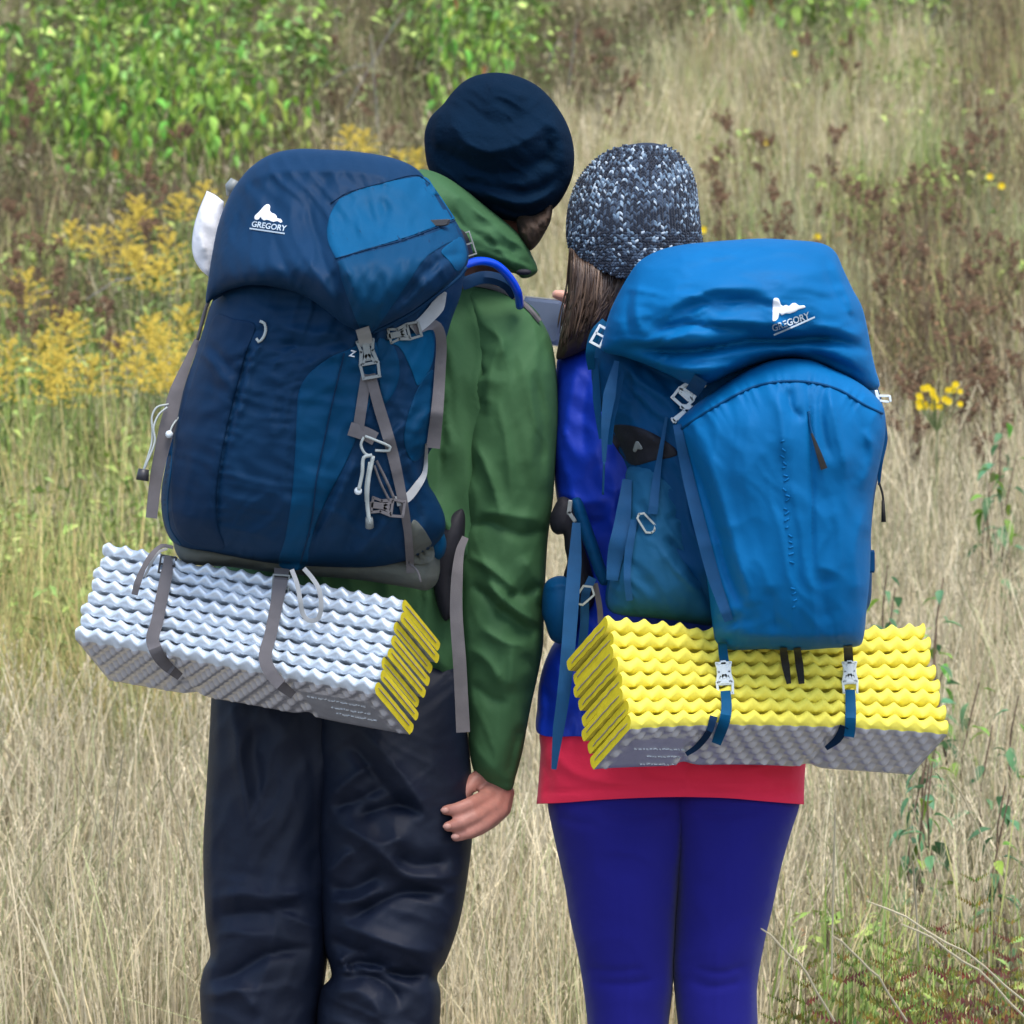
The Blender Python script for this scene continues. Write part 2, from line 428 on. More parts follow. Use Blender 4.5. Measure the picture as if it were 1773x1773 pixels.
# ------------------------------------------------------------------ materials
def mat(name, col, rough=.6, var=.12, vscale=6.0, bump=.0, bscale=60.0, sheen=0.0, spec=.4, metal=0.0, fine=0.0, coat=0.0, attr=False, obj_var=0.0, trans=0.0, sub=0.0):
    m = bpy.data.materials.new(name); m.use_nodes = True; nt = m.node_tree; N = nt.nodes; L = nt.links
    p = N['Principled BSDF']; p.inputs['Roughness'].default_value = rough; p.inputs['Metallic'].default_value = metal
    p.inputs['Specular IOR Level'].default_value = spec; p.inputs['Sheen Weight'].default_value = sheen; p.inputs['Coat Weight'].default_value = coat
    if sub: p.inputs['Subsurface Weight'].default_value = sub; p.inputs['Subsurface Radius'].default_value = (.01, .004, .002); p.inputs['Subsurface Scale'].default_value = 1
    tc = N.new('ShaderNodeNewGeometry')
    if attr: src = N.new('ShaderNodeVertexColor'); src.layer_name = 'Col'; c0 = src.outputs['Color']
    else:
        rg = N.new('ShaderNodeRGB'); rg.outputs[0].default_value = (*col, 1); c0 = rg.outputs[0]
    ns = N.new('ShaderNodeTexNoise'); ns.inputs['Scale'].default_value = vscale; ns.inputs['Detail'].default_value = 4; L.new(tc.outputs['Position'], ns.inputs['Vector'])
    mr = N.new('ShaderNodeMapRange'); mr.inputs['From Min'].default_value = .3; mr.inputs['From Max'].default_value = .7
    mr.inputs['To Min'].default_value = 1 - var; mr.inputs['To Max'].default_value = 1 + var; L.new(ns.outputs['Fac'], mr.inputs['Value'])
    hs = N.new('ShaderNodeHueSaturation'); L.new(c0, hs.inputs['Color']); L.new(mr.outputs[0], hs.inputs['Value'])
    if obj_var:
        oi = N.new('ShaderNodeObjectInfo'); m2 = N.new('ShaderNodeMapRange'); m2.inputs['To Min'].default_value = .5 - obj_var; m2.inputs['To Max'].default_value = .5 + obj_var
        L.new(oi.outputs['Random'], m2.inputs['Value']); L.new(m2.outputs[0], hs.inputs['Hue'])
        m3 = N.new('ShaderNodeMath'); m3.operation = 'MULTIPLY_ADD'; L.new(oi.outputs['Random'], m3.inputs[0]); m3.inputs[1].default_value = 7.13; m3.inputs[2].default_value = 0
        m4 = N.new('ShaderNodeMath'); m4.operation = 'FRACT'; L.new(m3.outputs[0], m4.inputs[0])
        m5 = N.new('ShaderNodeMath'); m5.operation = 'MULTIPLY_ADD'; L.new(m4.outputs[0], m5.inputs[0]); m5.inputs[1].default_value = .7; m5.inputs[2].default_value = .65
        m6 = N.new('ShaderNodeMath'); m6.operation = 'MULTIPLY'; L.new(m5.outputs[0], m6.inputs[0]); L.new(mr.outputs[0], m6.inputs[1]); L.new(m6.outputs[0], hs.inputs['Value'])
    L.new(hs.outputs[0], p.inputs['Base Color'])
    prev = None
    for st, scl, det in ((bump, bscale, 5), (fine, 900.0, 2)):
        if st:
            nb = N.new('ShaderNodeTexNoise'); nb.inputs['Scale'].default_value = scl; nb.inputs['Detail'].default_value = det; L.new(tc.outputs['Position'], nb.inputs['Vector'])
            b = N.new('ShaderNodeBump'); b.inputs['Strength'].default_value = st; b.inputs['Distance'].default_value = .3 / scl; L.new(nb.outputs['Fac'], b.inputs['Height'])
            if prev: L.new(prev, b.inputs['Normal'])
            prev = b.outputs[0]
    if prev: L.new(prev, p.inputs['Normal'])
    if trans:
        t = N.new('ShaderNodeBsdfTranslucent'); mx = N.new('ShaderNodeMixShader'); mx.inputs[0].default_value = trans
        L.new(hs.outputs[0], t.inputs['Color']); L.new(p.outputs[0], mx.inputs[1]); L.new(t.outputs[0], mx.inputs[2]); L.new(mx.outputs[0], N['Material Output'].inputs['Surface'])
    return m
nyl = dict(rough=.62, bump=.12, bscale=40, fine=.35, spec=.14, var=.10)
M = {}
M['navy'] = mat('navy nylon', (.003, .029, .078), **nyl)
M['navy_dark'] = mat('dark navy nylon', (.003, .023, .064), **nyl)
M['teal'] = mat('teal nylon', (.0, .050, .125), **nyl)
M['teal_bright'] = mat('bright teal nylon', (.0, .074, .175), **nyl)
M['mid_blue'] = mat('steel blue nylon', (.0, .044, .11), **nyl)
M['pack_blue'] = mat('bright blue nylon', (.0, .118, .315), **nyl)
M['pack_dark'] = mat('deep blue nylon', (.0, .055, .155), **nyl)
M['pack_mesh'] = mat('blue stretch mesh', (.0, .085, .19), rough=.8, fine=.6, bump=.2, bscale=50, var=.1)
M['black'] = mat('black fabric', (.008, .008, .014), rough=.7, bump=.3, fine=.3)
M['grey_base'] = mat('grey green base fabric', (.11, .12, .105), rough=.75, bump=.4, bscale=40, fine=.4)
M['webbing'] = mat('grey webbing', (.13, .12, .125), rough=.8, fine=.9, var=.12, vscale=40)
M['webbing_pale'] = mat('pale grey webbing', (.33, .34, .34), rough=.75, fine=.9, var=.1, vscale=40)
M['web_blue'] = mat('blue webbing', (.0, .060, .165), rough=.75, fine=.9, var=.1, vscale=40)
M['web_black'] = mat('black webbing', (.015, .014, .013), rough=.75, fine=.9)
M['plastic_grey'] = mat('grey plastic', (.22, .24, .235), rough=.4, var=.1, vscale=60)
M['plastic_white'] = mat('white plastic', (.72, .78, .8), rough=.35, var=.05)
M['plastic_dark'] = mat('dark grey plastic', (.04, .04, .045), rough=.4)
M['cord_pale'] = mat('pale cord', (.42, .46, .44), rough=.8, fine=.8)
M['print_white'] = mat('white print', (.8, .82, .85), rough=.6, var=.05)
M['print_pale'] = mat('pale print', (.42, .5, .56), rough=.6, var=.08)
M['green'] = mat('green rain jacket', (.046, .120, .050), rough=.7, bump=.14, bscale=30, fine=.3, var=.1, vscale=4, spec=.16)
M['trouser'] = mat('dark rain trousers', (.0055, .0095, .023), rough=.58, bump=.14, bscale=44, fine=.6, var=.22, spec=.26)
M['hat_navy'] = mat('dark navy felted wool', (.0022, .012, .029), rough=1.0, bump=.9, bscale=200, fine=.9, sheen=.0, spec=.08, var=.12, vscale=12)
M['knit'] = mat('marled wool', (1, 1, 1), rough=.95, attr=True, fine=.7, var=.1, sheen=.2)
M['knit_base'] = mat('marled wool base', (.02, .03, .05), rough=.95, fine=.9, bump=.8, bscale=160, var=.8, vscale=190)
M['skin'] = mat('skin', (.40, .175, .135), rough=.5, var=.13, vscale=45, bump=.25, bscale=140, sub=.12)
M['skin_pale'] = mat('pale skin', (.62, .34, .25), rough=.5, var=.08, vscale=40, sub=.12)
M['beard'] = mat('brown beard hair', (.045, .026, .016), rough=.75, bump=.6, bscale=160, var=.3, vscale=60)
M['hair'] = mat('brown hair', (1, 1, 1), attr=True, rough=.45, var=.15, vscale=30, spec=.5)
M['royal'] = mat('royal blue shell jacket', (.0, .030, .40), rough=.6, bump=.14, bscale=30, fine=.3, var=.08, spec=.4)
M['red'] = mat('red jersey', (.84, .03, .085), rough=.85, bump=.25, bscale=40, fine=.8, var=.06, sheen=.1, spec=.2)
M['legging'] = mat('indigo leggings', (.013, .012, .185), rough=.8, bump=.1, bscale=40, fine=.9, var=.07, sheen=.12, spec=.12)
M['silver'] = mat('silver mat film', (.68, .75, .82), rough=.4, metal=.4, var=.05, vscale=30, bump=.3, bscale=120)
M['silver_dark'] = mat('silver mat underside film', (.60, .61, .66), rough=.30, metal=.5, var=.08, vscale=30, bump=.3, bscale=120)
M['foam'] = mat('yellow foam', (.92, .80, .11), rough=.75, var=.05, vscale=20, fine=.6, spec=.25)
M['foam_cut'] = mat('cut yellow foam edge', (.80, .64, .02), rough=.9, var=.1, vscale=60, fine=.9)
M['foam_line'] = mat('grey foam seam', (.33, .28, .26), rough=.6)
M['hose'] = mat('blue drinking hose', (.0, .055, .60), rough=.25, spec=.6)
M['phone'] = mat('phone back', (.10, .14, .22), rough=.25, spec=.6, var=.1)
M['phone_edge'] = mat('phone frame', (.5, .5, .48), rough=.3, metal=.6)
M['paper'] = mat('white paper', (.82, .82, .84), rough=.8, var=.04, bump=.3, bscale=25)
M['nail'] = mat('nail', (.50, .26, .21), rough=.4)
M['boot'] = mat('brown boot leather', (.05, .03, .02), rough=.6, bump=.4)
M['sole'] = mat('boot sole rubber', (.02, .02, .02), rough=.8)
# ================================================================== THE MAN
def capsule_body(name, chains, blobs, m, parent, vox=.004, smooth_it=3):
    """one continuous body: tapered limbs fused by a voxel remesh"""
    b = MB()
    for ch in chains:
        for i in range(len(ch) - 1):
            (p, r), (q, s) = ch[i], ch[i + 1]; p = Vector(p); q = Vector(q); k = max(2, int((q - p).length / .03))
            b.tube([p.lerp(q, t / k) for t in range(k + 1)], [r + (s - r) * t / k for t in range(k + 1)], 14)
        for p, r in ch: b.sphere(p, r * 1.0, 7)
    for c, r, sc_, rot in blobs: b.sphere(c, r, 9, sc=sc_, rot=rot)
    o = b.build(name, m, None, True)
    md = o.modifiers.new('r', 'REMESH'); md.mode = 'VOXEL'; md.voxel_size = vox; md.use_smooth_shade = True
    ms = o.modifiers.new('s', 'SMOOTH'); ms.factor = .5; ms.iterations = smooth_it
    dg = bpy.context.evaluated_depsgraph_get(); me = bpy.data.meshes.new_from_object(o.evaluated_get(dg))
    bpy.data.objects.remove(o); me.name = name
    n = bpy.data.objects.new(name, me); COL.objects.link(n); me.materials.clear(); me.materials.append(m)
    me.polygons.foreach_set('use_smooth', np.ones(len(me.polygons), dtype=bool)); adopt(n, parent); return n
def hand(wrist, curl):
    pass
man = thing('person', 'person in a green rain jacket, dark trousers and slouchy navy hat, carrying the navy backpack', 'person', (-.27, 8.2, 0))
w_ = .2
# fingers of the right hand: index, middle, ring, little and thumb (photo pixels, depth)
def ch(pts): return [(W(p[0], p[1], p[2]), p[3] / SC) for p in pts]
hc = [
    ch([(866, 1300, .175, 26), (858, 1340, .17, 24), (850, 1368, .165, 22)]),                    # wrist into palm
    ch([(850, 1368, .155, 17), (842, 1380, .135, 14.5), (812, 1393, .095, 12.5), (790, 1401, .085, 11.5), (772, 1403, .085, 9.5)]),   # index
    ch([(862, 1372, .16, 17), (856, 1396, .135, 14.5), (822, 1414, .095, 12.5), (797, 1426, .083, 11.5), (776, 1431, .083, 9.8)]),    # middle
    ch([(872, 1372, .17, 16), (866, 1405, .14, 14), (838, 1428, .105, 12), (812, 1442, .09, 11), (790, 1449, .09, 9.5)]),          # ring
    ch([(878, 1372, .185, 14), (874, 1402, .165, 12), (852, 1424, .135, 10.5), (832, 1437, .12, 9.5), (816, 1445, .118, 8.5)]),      # little
    ch([(842, 1340, .165, 18), (822, 1352, .15, 15), (808, 1368, .14, 12.5), (803, 1382, .137, 10.5)]),                            # thumb
]
torso = [
    ch([(560, 1110, .27, 60), (575, 900, .22, 115), (600, 640, .22, 140), (650, 520, .22, 120)]),
    ch([(650, 1110, .27, 60), (690, 900, .22, 115), (740, 640, .22, 110), (755, 570, .23, 75)]),
    ch([(760, 570, .24, 50), (835, 450, .24, 50), (885, 350, .25, 44)]),                             # neck
    ch([(780, 580, .22, 60), (870, 610, .2, 50), (880, 900, .19, 48), (872, 1000, .19, 44), (866, 1300, .175, 28)]),   # right arm
    ch([(600, 570, .22, 70), (470, 580, .22, 60), (420, 860, .24, 46), (470, 1060, .36, 36), (560, 1060, .42, 26), (600, 1060, .43, 30)]),
    ch([(485, 1160, .21, 75), (460, 1400, .21, 62), (455, 1680, .2, 62), (450, 1900, .22, 58), (445, 2170, .22, 40), (445, 2215, .2, 38)]),
    ch([(690, 1160, .2, 80), (688, 1400, .2, 72), (665, 1680, .18, 62), (645, 1900, .21, 58), (625, 2170, .21, 40), (625, 2215, .19, 38)]),
    ch([(445, 2215, .2, 36), (440, 2228, .36, 28)]), ch([(625, 2215, .19, 36), (632, 2228, .35, 28)]),
]
hrot = Matrix.Rotation(R(14), 3, 'Y')
heads = [(W(870, 262, .205), .080, (.86, 1.0, 1.08), hrot), (W(905, 330, .235), .056, (.8, 1.0, .95), hrot),
         (W(905, 400, .27), .032, (1, .9, .8), hrot), (W(905, 330, .325), .017, (.7, 1.2, 1.6), hrot),    # jaw, nose
         (W(962, 318, .2), .02, (.5, .9, 1.5), hrot), (W(775, 352, .2), .02, (.5, .9, 1.5), hrot),          # ears
         (W(905, 300, .30), .022, (2.0, .5, .35), hrot), (W(908, 368, .315), .012, (1.9, .6, .5), hrot)]    # brow, lips
capsule_body('body', hc + torso, heads, M['skin'], man, .0034, 3)
# finger nails
for (x, y, w, a) in ((771, 1403, .078, 8), (775, 1431, .076, 12), (789, 1449, .083, 16)):
    m = MB(); o, u, v, z = frame_at(x, y, w, a); m.sphere(o - u * 1 + z * 1.2, .0062, 5, sc=(1.1, .5, .75)); m.build('fingernail', M['nail'], man, True)
# beard and nape hair
puff('beard', [(896, 372), (925, 372), (955, 350), (954, 380), (944, 402), (930, 424), (917, 434), (906, 424), (898, 404)], .17, .045, M['beard'], man, lam=30, back=1.6, sp=4,
     folds=[(65, 40, 6, .006, 3)])
# trousers
tr = []
lt = [(367, 1150), (366, 1200), (362, 1280), (357, 1370), (352, 1460), (353, 1540), (357, 1600), (364, 1652), (352, 1680), (346, 1715), (349, 1773), (352, 1850), (365, 1980), (385, 2100), (390, 2190),
      (395, 2225), (500, 2225), (505, 2190), (515, 2100), (530, 1980), (545, 1850), (552, 1773), (560, 1715), (566, 1670), (572, 1600), (578, 1500), (590, 1400), (610, 1300), (610, 1150)]
puff('t', lt, .215, .105, None, None, lam=90, back=.9, sp=6, join=tr,
     strokes=[([(404, 1215), (412, 1300), (424, 1380), (432, 1450)], 13, .010), ([(436, 1230), (444, 1330), (455, 1420)], 16, -.008),
              ([(360, 1560), (420, 1548), (480, 1556), (540, 1540)], 13, .007), ([(370, 1585), (440, 1580), (520, 1575)], 16, -.011),
              ([(348, 1700), (400, 1690), (460, 1655), (540, 1640)], 14, -.012), ([(352, 1725), (410, 1715), (450, 1760)], 16, .008),
              ([(540, 1250), (545, 1400), (540, 1550)], 30, -.008)],
     folds=[(-78, 140, 34, .0025, 3), (12, 110, 40, .005, 8, (450, 1640, 150)), (-60, 140, 44, .004, 5, (450, 1350, 170))])
rt = [(540, 1150), (545, 1260), (551, 1350), (549, 1430), (553, 1520), (557, 1600), (562, 1645), (571, 1672), (573, 1692), (556, 1712), (549, 1745), (548, 1800), (556, 1900), (570, 2020), (575, 2120), (572, 2190), (572, 2225),
      (688, 2225), (692, 2190), (708, 2100), (728, 1980), (748, 1860), (761, 1773), (763, 1720), (757, 1690), (770, 1668), (785, 1630), (797, 1590), (808, 1530), (817, 1460), (820, 1400), (815, 1320), (808, 1240), (806, 1150)]
puff('t', rt, .185, .115, None, None, lam=90, back=.9, sp=5, join=tr,
     strokes=[([(632, 1262), (670, 1310), (715, 1370), (745, 1420)], 17, .011), ([(600, 1270), (640, 1330), (690, 1390), (720, 1410)], 15, -.010),
              ([(560, 1390), (590, 1365), (625, 1335), (650, 1325)], 11, .008), ([(575, 1400), (620, 1385), (665, 1360)], 10, -.008),
              ([(575, 1420), (620, 1445), (660, 1462), (720, 1440)], 18, .013), ([(610, 1418), (660, 1400), (700, 1395), (735, 1410)], 14, -.013),
              ([(620, 1445), (660, 1478), (705, 1512), (760, 1520), (800, 1512)], 13, .011), ([(680, 1480), (720, 1500), (780, 1490)], 15, -.011),
              ([(556, 1512), (580, 1500), (612, 1470)], 13, .009), ([(560, 1535), (600, 1540), (640, 1525), (668, 1500)], 14, -.010),
              ([(565, 1560), (610, 1562), (660, 1540)], 12, .010), ([(600, 1598), (640, 1572), (690, 1548), (770, 1545)], 13, -.015),
              ([(580, 1600), (640, 1620), (700, 1640), (770, 1650)], 20, .010), ([(570, 1620), (600, 1640), (650, 1650)], 14, -.010),
              ([(575, 1675), (640, 1668), (700, 1690), (752, 1684)], 12, -.020), ([(590, 1700), (640, 1690), (680, 1715), (695, 1750)], 12, -.012),
              ([(600, 1660), (640, 1680), (700, 1672)], 6, .008), ([(560, 1730), (610, 1715), (650, 1740), (660, 1790)], 22, .012),
              ([(585, 1655), (598, 1672), (600, 1690)], 8, .012)],
     folds=[(25, 130, 34, .0022, 3), (-35, 120, 34, .0018, 9), (20, 120, 40, .01, 21, (650, 1900, 150))])
join_puffs('trousers', tr, M['trouser'], man, 'trousers')
# boots
for cx, w in ((448, .2), (630, .19)):
    m = MB(); o = Vector(W(cx, 2232, w)); o.z = 0
    m.box(o + Vector((0, .055, .052)), (.048, 0, 0), (0, .14, 0), (0, 0, .045), 0, .5); m.box(o + Vector((0, -.02, .11)), (.045, 0, 0), (0, .06, 0), (0, 0, .06), 0, .5)
    b = m.build('boot', M['boot'], man, True); m = MB(); m.box(o + Vector((0, .055, .008)), (.054, 0, 0), (0, .155, 0), (0, 0, .009), 0, .5); m.build('sole', M['sole'], man)
# jacket, sleeve, hood
jk = puff('jacket', [(452, 560), (520, 500), (640, 470), (740, 460), (800, 476), (850, 492), (900, 515), (935, 548), (945, 620), (930, 760), (900, 900), (870, 1000), (850, 1100), (830, 1200), (812, 1215), (786, 1206), (760, 1203),
     (735, 1206), (700, 1200), (560, 1195), (378, 1185), (372, 1100), (372, 900), (392, 740)], .2, .11, M['green'], man, lam=110, back=1.0, sp=7, key='jacket',
     strokes=[([(760, 560), (765, 700), (758, 850)], 12, -.012), ([(740, 860), (770, 900), (790, 960)], 16, .012), ([(745, 1110), (765, 1150), (770, 1200)], 10, .008), ([(742, 1160), (752, 1200)], 6, -.008)],
     folds=[(80, 120, 28, .006, 3)])
sl_ = puff('sleeve', [(802, 500), (850, 502), (895, 516), (930, 545), (953, 586), (963, 640), (966, 720), (962, 800), (957, 870), (949, 930), (945, 990), (942, 1060), (940, 1120), (931, 1170), (920, 1220), (912, 1262),
     (905, 1300), (893, 1345), (886, 1367), (872, 1371), (848, 1361), (822, 1338), (813, 1300), (809, 1240), (801, 1150), (795, 1060), (792, 980), (795, 900), (785, 850), (787, 780), (792, 700), (806, 640), (815, 590), (806, 540)],
     .165, .085, M['green'], man, lam=90, back=.9, sp=5, key='sleeve',
     strokes=[([(812, 505), (838, 560), (870, 590), (862, 640)], 9, .006), ([(830, 600), (812, 640), (796, 690)], 10, -.012), ([(870, 580), (850, 640), (842, 720)], 14, .008),
              ([(800, 650), (825, 640), (838, 655)], 7, -.012), ([(845, 660), (815, 740), (805, 850)], 16, -.010), ([(900, 600), (920, 720), (915, 850)], 26, .006),
              ([(800, 915), (850, 905), (900, 925), (950, 915)], 10, -.007), ([(830, 885), (880, 892), (940, 900)], 10, .006),
              ([(845, 1005), (868, 1035), (900, 1060), (938, 1085)], 9, .013), ([(880, 1020), (905, 1030), (940, 1010)], 12, -.011), ([(860, 1045), (890, 1075), (930, 1100)], 13, -.010),
              ([(905, 960), (925, 1000), (935, 1050)], 12, .008), ([(890, 1110), (885, 1160), (880, 1200)], 16, .008), ([(815, 1180), (850, 1210), (885, 1215)], 12, -.006), ([(812, 1120), (845, 1145), (870, 1185)], 10, .006),
              ([(905, 1250), (890, 1300), (880, 1350)], 9, -.007), ([(808, 960), (850, 985), (900, 1030), (930, 1075)], 7, .008), ([(815, 1010), (850, 1040), (880, 1080)], 8, -.007), ([(860, 690), (880, 780), (885, 870)], 9, .005), ([(925, 640), (940, 730), (935, 830)], 10, -.005), ([(820, 760), (850, 830), (870, 900)], 8, .006), ([(830, 1085), (870, 1110), (915, 1120)], 8, .007), ([(905, 1130), (925, 1160), (915, 1210)], 8, -.006), ([(820, 1325), (850, 1350), (885, 1358)], 5, -.004, 1)],
     folds=[(75, 130, 34, .0028, 3), (-55, 130, 40, .0018, 9)])
sl_.parent = jk; sl_.location = (0, 0, 0)
m = MB(); q = [W(600, 580, .22), W(470, 590, .22), W(430, 720, .23), W(420, 865, .24), W(435, 980, .31), W(470, 1060, .36), W(545, 1062, .41)]; m.tube(q, [v / SC for v in (70, 66, 60, 54, 48, 42, 36)], 16); o = m.build('sleeve', M['green'], man, True); o.parent = jk
def hood_w(x, y): return .09 + (x - 720) * .0004
hd = puff('hood', [(716, 300), (728, 293), (748, 296), (775, 308), (810, 332), (850, 364), (884, 392), (908, 416), (922, 444), (931, 468), (922, 478), (905, 482), (893, 474), (862, 468), (828, 452), (800, 462), (760, 470),
     (720, 440), (700, 380), (702, 330)], hood_w, .075, M['green'], man, lam=45, back=.9, sp=4, key='hood',
     strokes=[([(745, 305), (800, 345), (850, 385), (905, 430)], 12, .007), ([(760, 350), (810, 395), (860, 425), (900, 440)], 13, -.007), ([(845, 395), (858, 420), (880, 448), (915, 462)], 8, .007),
              ([(820, 430), (860, 445), (900, 470)], 8, .006), ([(880, 425), (900, 450), (922, 458)], 6, -.006)],
     folds=[(35, 80, 20, .004, 3)])
hd.parent = jk
m = MB(); m.sphere(W(907, 471, .082), .008, 6, sc=(1.5, .8, .6)); o = m.build('hood_opening_shade', M['black'], jk, True)  # black ball standing in for the shade inside the hood opening
# slouchy hat
hat = puff('hat', [(735, 252), (736, 226), (746, 202), (766, 182), (785, 158), (808, 138), (835, 128), (868, 126), (902, 134), (935, 152), (964, 184), (985, 222), (994, 262), (992, 300), (980, 332), (962, 358),
     (935, 376), (908, 384), (884, 382), (858, 376), (832, 362), (798, 342), (764, 320), (742, 292)], .2, .12, M['hat_navy'], man, lam=95, back=.95, sp=4, key='hat',
     strokes=[([(775, 170), (782, 210), (808, 248), (850, 262), (900, 248), (950, 212)], 20, .012), ([(800, 150), (820, 190), (860, 215), (905, 205), (940, 180)], 18, -.007),
              ([(745, 240), (790, 275), (850, 300), (910, 292), (968, 250)], 26, -.019), ([(950, 200), (972, 240), (975, 300)], 15, .009), ([(935, 225), (950, 250), (940, 290)], 14, -.010),
              ([(765, 180), (752, 215), (758, 262)], 9, .007), ([(752, 200), (744, 230), (748, 262)], 6, -.007), ([(820, 318), (860, 342), (915, 352), (970, 322)], 9, .011), ([(800, 312), (850, 325), (920, 332), (975, 300)], 9, -.010),
              ([(850, 352), (900, 368), (958, 350)], 6, -.006), ([(840, 145), (880, 158), (915, 172)], 12, .008)], folds=[(30, 60, 20, .003, 9)])

# ================================================================== NAVY BACKPACK
bp = thing('backpack', 'navy and teal hiking backpack with grey straps on the back of the person in green', 'backpack', (-.27, 7.98, .8))
def lw(x, y): return -.065 - (x - 550) * .00012 + (y - 650) * .00014
PK = dict(sp=5)
body = puff('pack_body', [(368, 520), (352, 570), (338, 615), (322, 660), (306, 720), (294, 780), (284, 820), (279, 860), (283, 905), (296, 935), (318, 950), (365, 958), (430, 970), (490, 978), (560, 982), (640, 983),
     (690, 975), (735, 958), (768, 925), (770, 895), (755, 860), (742, 838), (738, 800), (745, 780), (762, 760), (766, 700), (766, 620), (780, 560), (800, 500), (800, 440), (700, 420), (500, 430), (400, 450)],
     lw, .185, M['navy'], bp, lam=75, back=.35, sp=5, key='lbody',
     strokes=[([(446, 560), (432, 600), (414, 670), (395, 750), (378, 850), (380, 920), (392, 955)], 5, -.008), ([(452, 565), (440, 610), (425, 670), (405, 750)], 9, .006),
              ([(350, 600), (375, 640), (400, 665)], 9, .007), ([(360, 590), (385, 625), (412, 650)], 7, -.006), ([(520, 640), (560, 620), (610, 600)], 10, .006),
              ([(470, 560), (520, 575), (590, 580)], 12, .008), ([(470, 590), (530, 600), (600, 592)], 10, -.005), ([(590, 830), (560, 880), (540, 940)], 9, -.007),
              ([(620, 790), (590, 850), (560, 930)], 10, .007), ([(640, 860), (610, 920), (590, 965)], 16, -.009), ([(680, 890), (640, 940), (610, 970)], 14, .008),
              ([(700, 640), (680, 700), (640, 740)], 10, -.006), ([(755, 700), (720, 740), (700, 790)], 12, .007), ([(745, 660), (710, 700)], 8, -.005), ([(700, 780), (730, 840), (760, 880)], 10, .006), ([(690, 800), (715, 860), (735, 920)], 10, -.008), ([(360, 955), (490, 975), (640, 980), (740, 950)], 16, .002, 0, 17), ([(446, 560), (414, 670), (378, 850), (385, 950)], 14, .0018, 0, 15)],
     folds=[(-65, 90, 26, .0035, 3), (15, 120, 22, .0022, 9), (-35, 70, 20, .005, 14, (700, 740, 90)), (-10, 60, 16, .003, 15, (520, 640, 90))])
BK = ['lbody']
panel('side_pocket', [(374, 545), (405, 552), (441, 562), (428, 605), (410, 672), (391, 750), (375, 850), (378, 915), (388, 950), (350, 948), (322, 938), (304, 915), (296, 870), (299, 800), (314, 725), (334, 655), (352, 600)], BK, M['navy_dark'], bp, .003, 7, key='lpocket')
panel('front_panel', [(640, 586), (654, 600), (652, 640), (640, 700), (620, 752), (596, 806), (568, 860), (548, 905), (535, 950), (528, 984), (484, 980), (494, 930), (505, 860), (511, 780), (514, 715), (518, 676), (534, 648), (570, 620), (606, 604)],
      BK, M['teal'], bp, .0025, 6, key='lstrip')
panel('side_panel', [(664, 594), (700, 582), (748, 570), (752, 610), (744, 640), (724, 668), (712, 640), (690, 600)], BK, M['teal_bright'], bp, .002, 6)
panel('side_panel', [(724, 672), (748, 640), (756, 660), (754, 720), (742, 770), (718, 800), (700, 770), (706, 720)], BK, M['mid_blue'], bp, .002, 6)
panel('front_panel', [(655, 586), (682, 600), (692, 640), (684, 676), (664, 700), (656, 650)], BK, M['mid_blue'], bp, .0022, 6)
panel('corner_patch', [(716, 900), (735, 918), (752, 952), (748, 972), (716, 975), (706, 940)], BK, M['grey_base'], bp, .002, 6)
panel('edge_panel', [(306, 722), (300, 760), (296, 820), (291, 870), (296, 915), (314, 944), (300, 938), (286, 905), (280, 862), (284, 822), (292, 780)], BK, M['teal'], bp, .002, 5)
cord('piping', [(596, 612), (575, 700), (560, 770), (548, 830), (540, 900), (520, 976)], 1.4, M['navy_dark'], bp, BK + ['lstrip'])
puff('base_panel', [(302, 930), (360, 940), (480, 955), (640, 960), (730, 940), (752, 935), (762, 975), (757, 1008), (740, 1022), (712, 1018), (620, 1004), (500, 994), (400, 982), (320, 975), (304, 955)], .02, .085, M['grey_base'], bp, lam=40, back=.3, sp=6, key='lbase', folds=[(5, 80, 16, .003, 3)])
puff('hip_wing', [(722, 868), (742, 884), (762, 910), (773, 938), (768, 962), (752, 972), (738, 960), (728, 920)], .0, .05, M['teal'], bp, lam=25, back=.6, sp=4, key='lwing')
puff('hip_belt', [(745, 955), (770, 900), (800, 880), (806, 900), (800, 960), (786, 1000), (786, 1060), (770, 1075), (750, 1020)], .11, .035, M['black'], bp, lam=30, back=.6, sp=5, key='lhip')
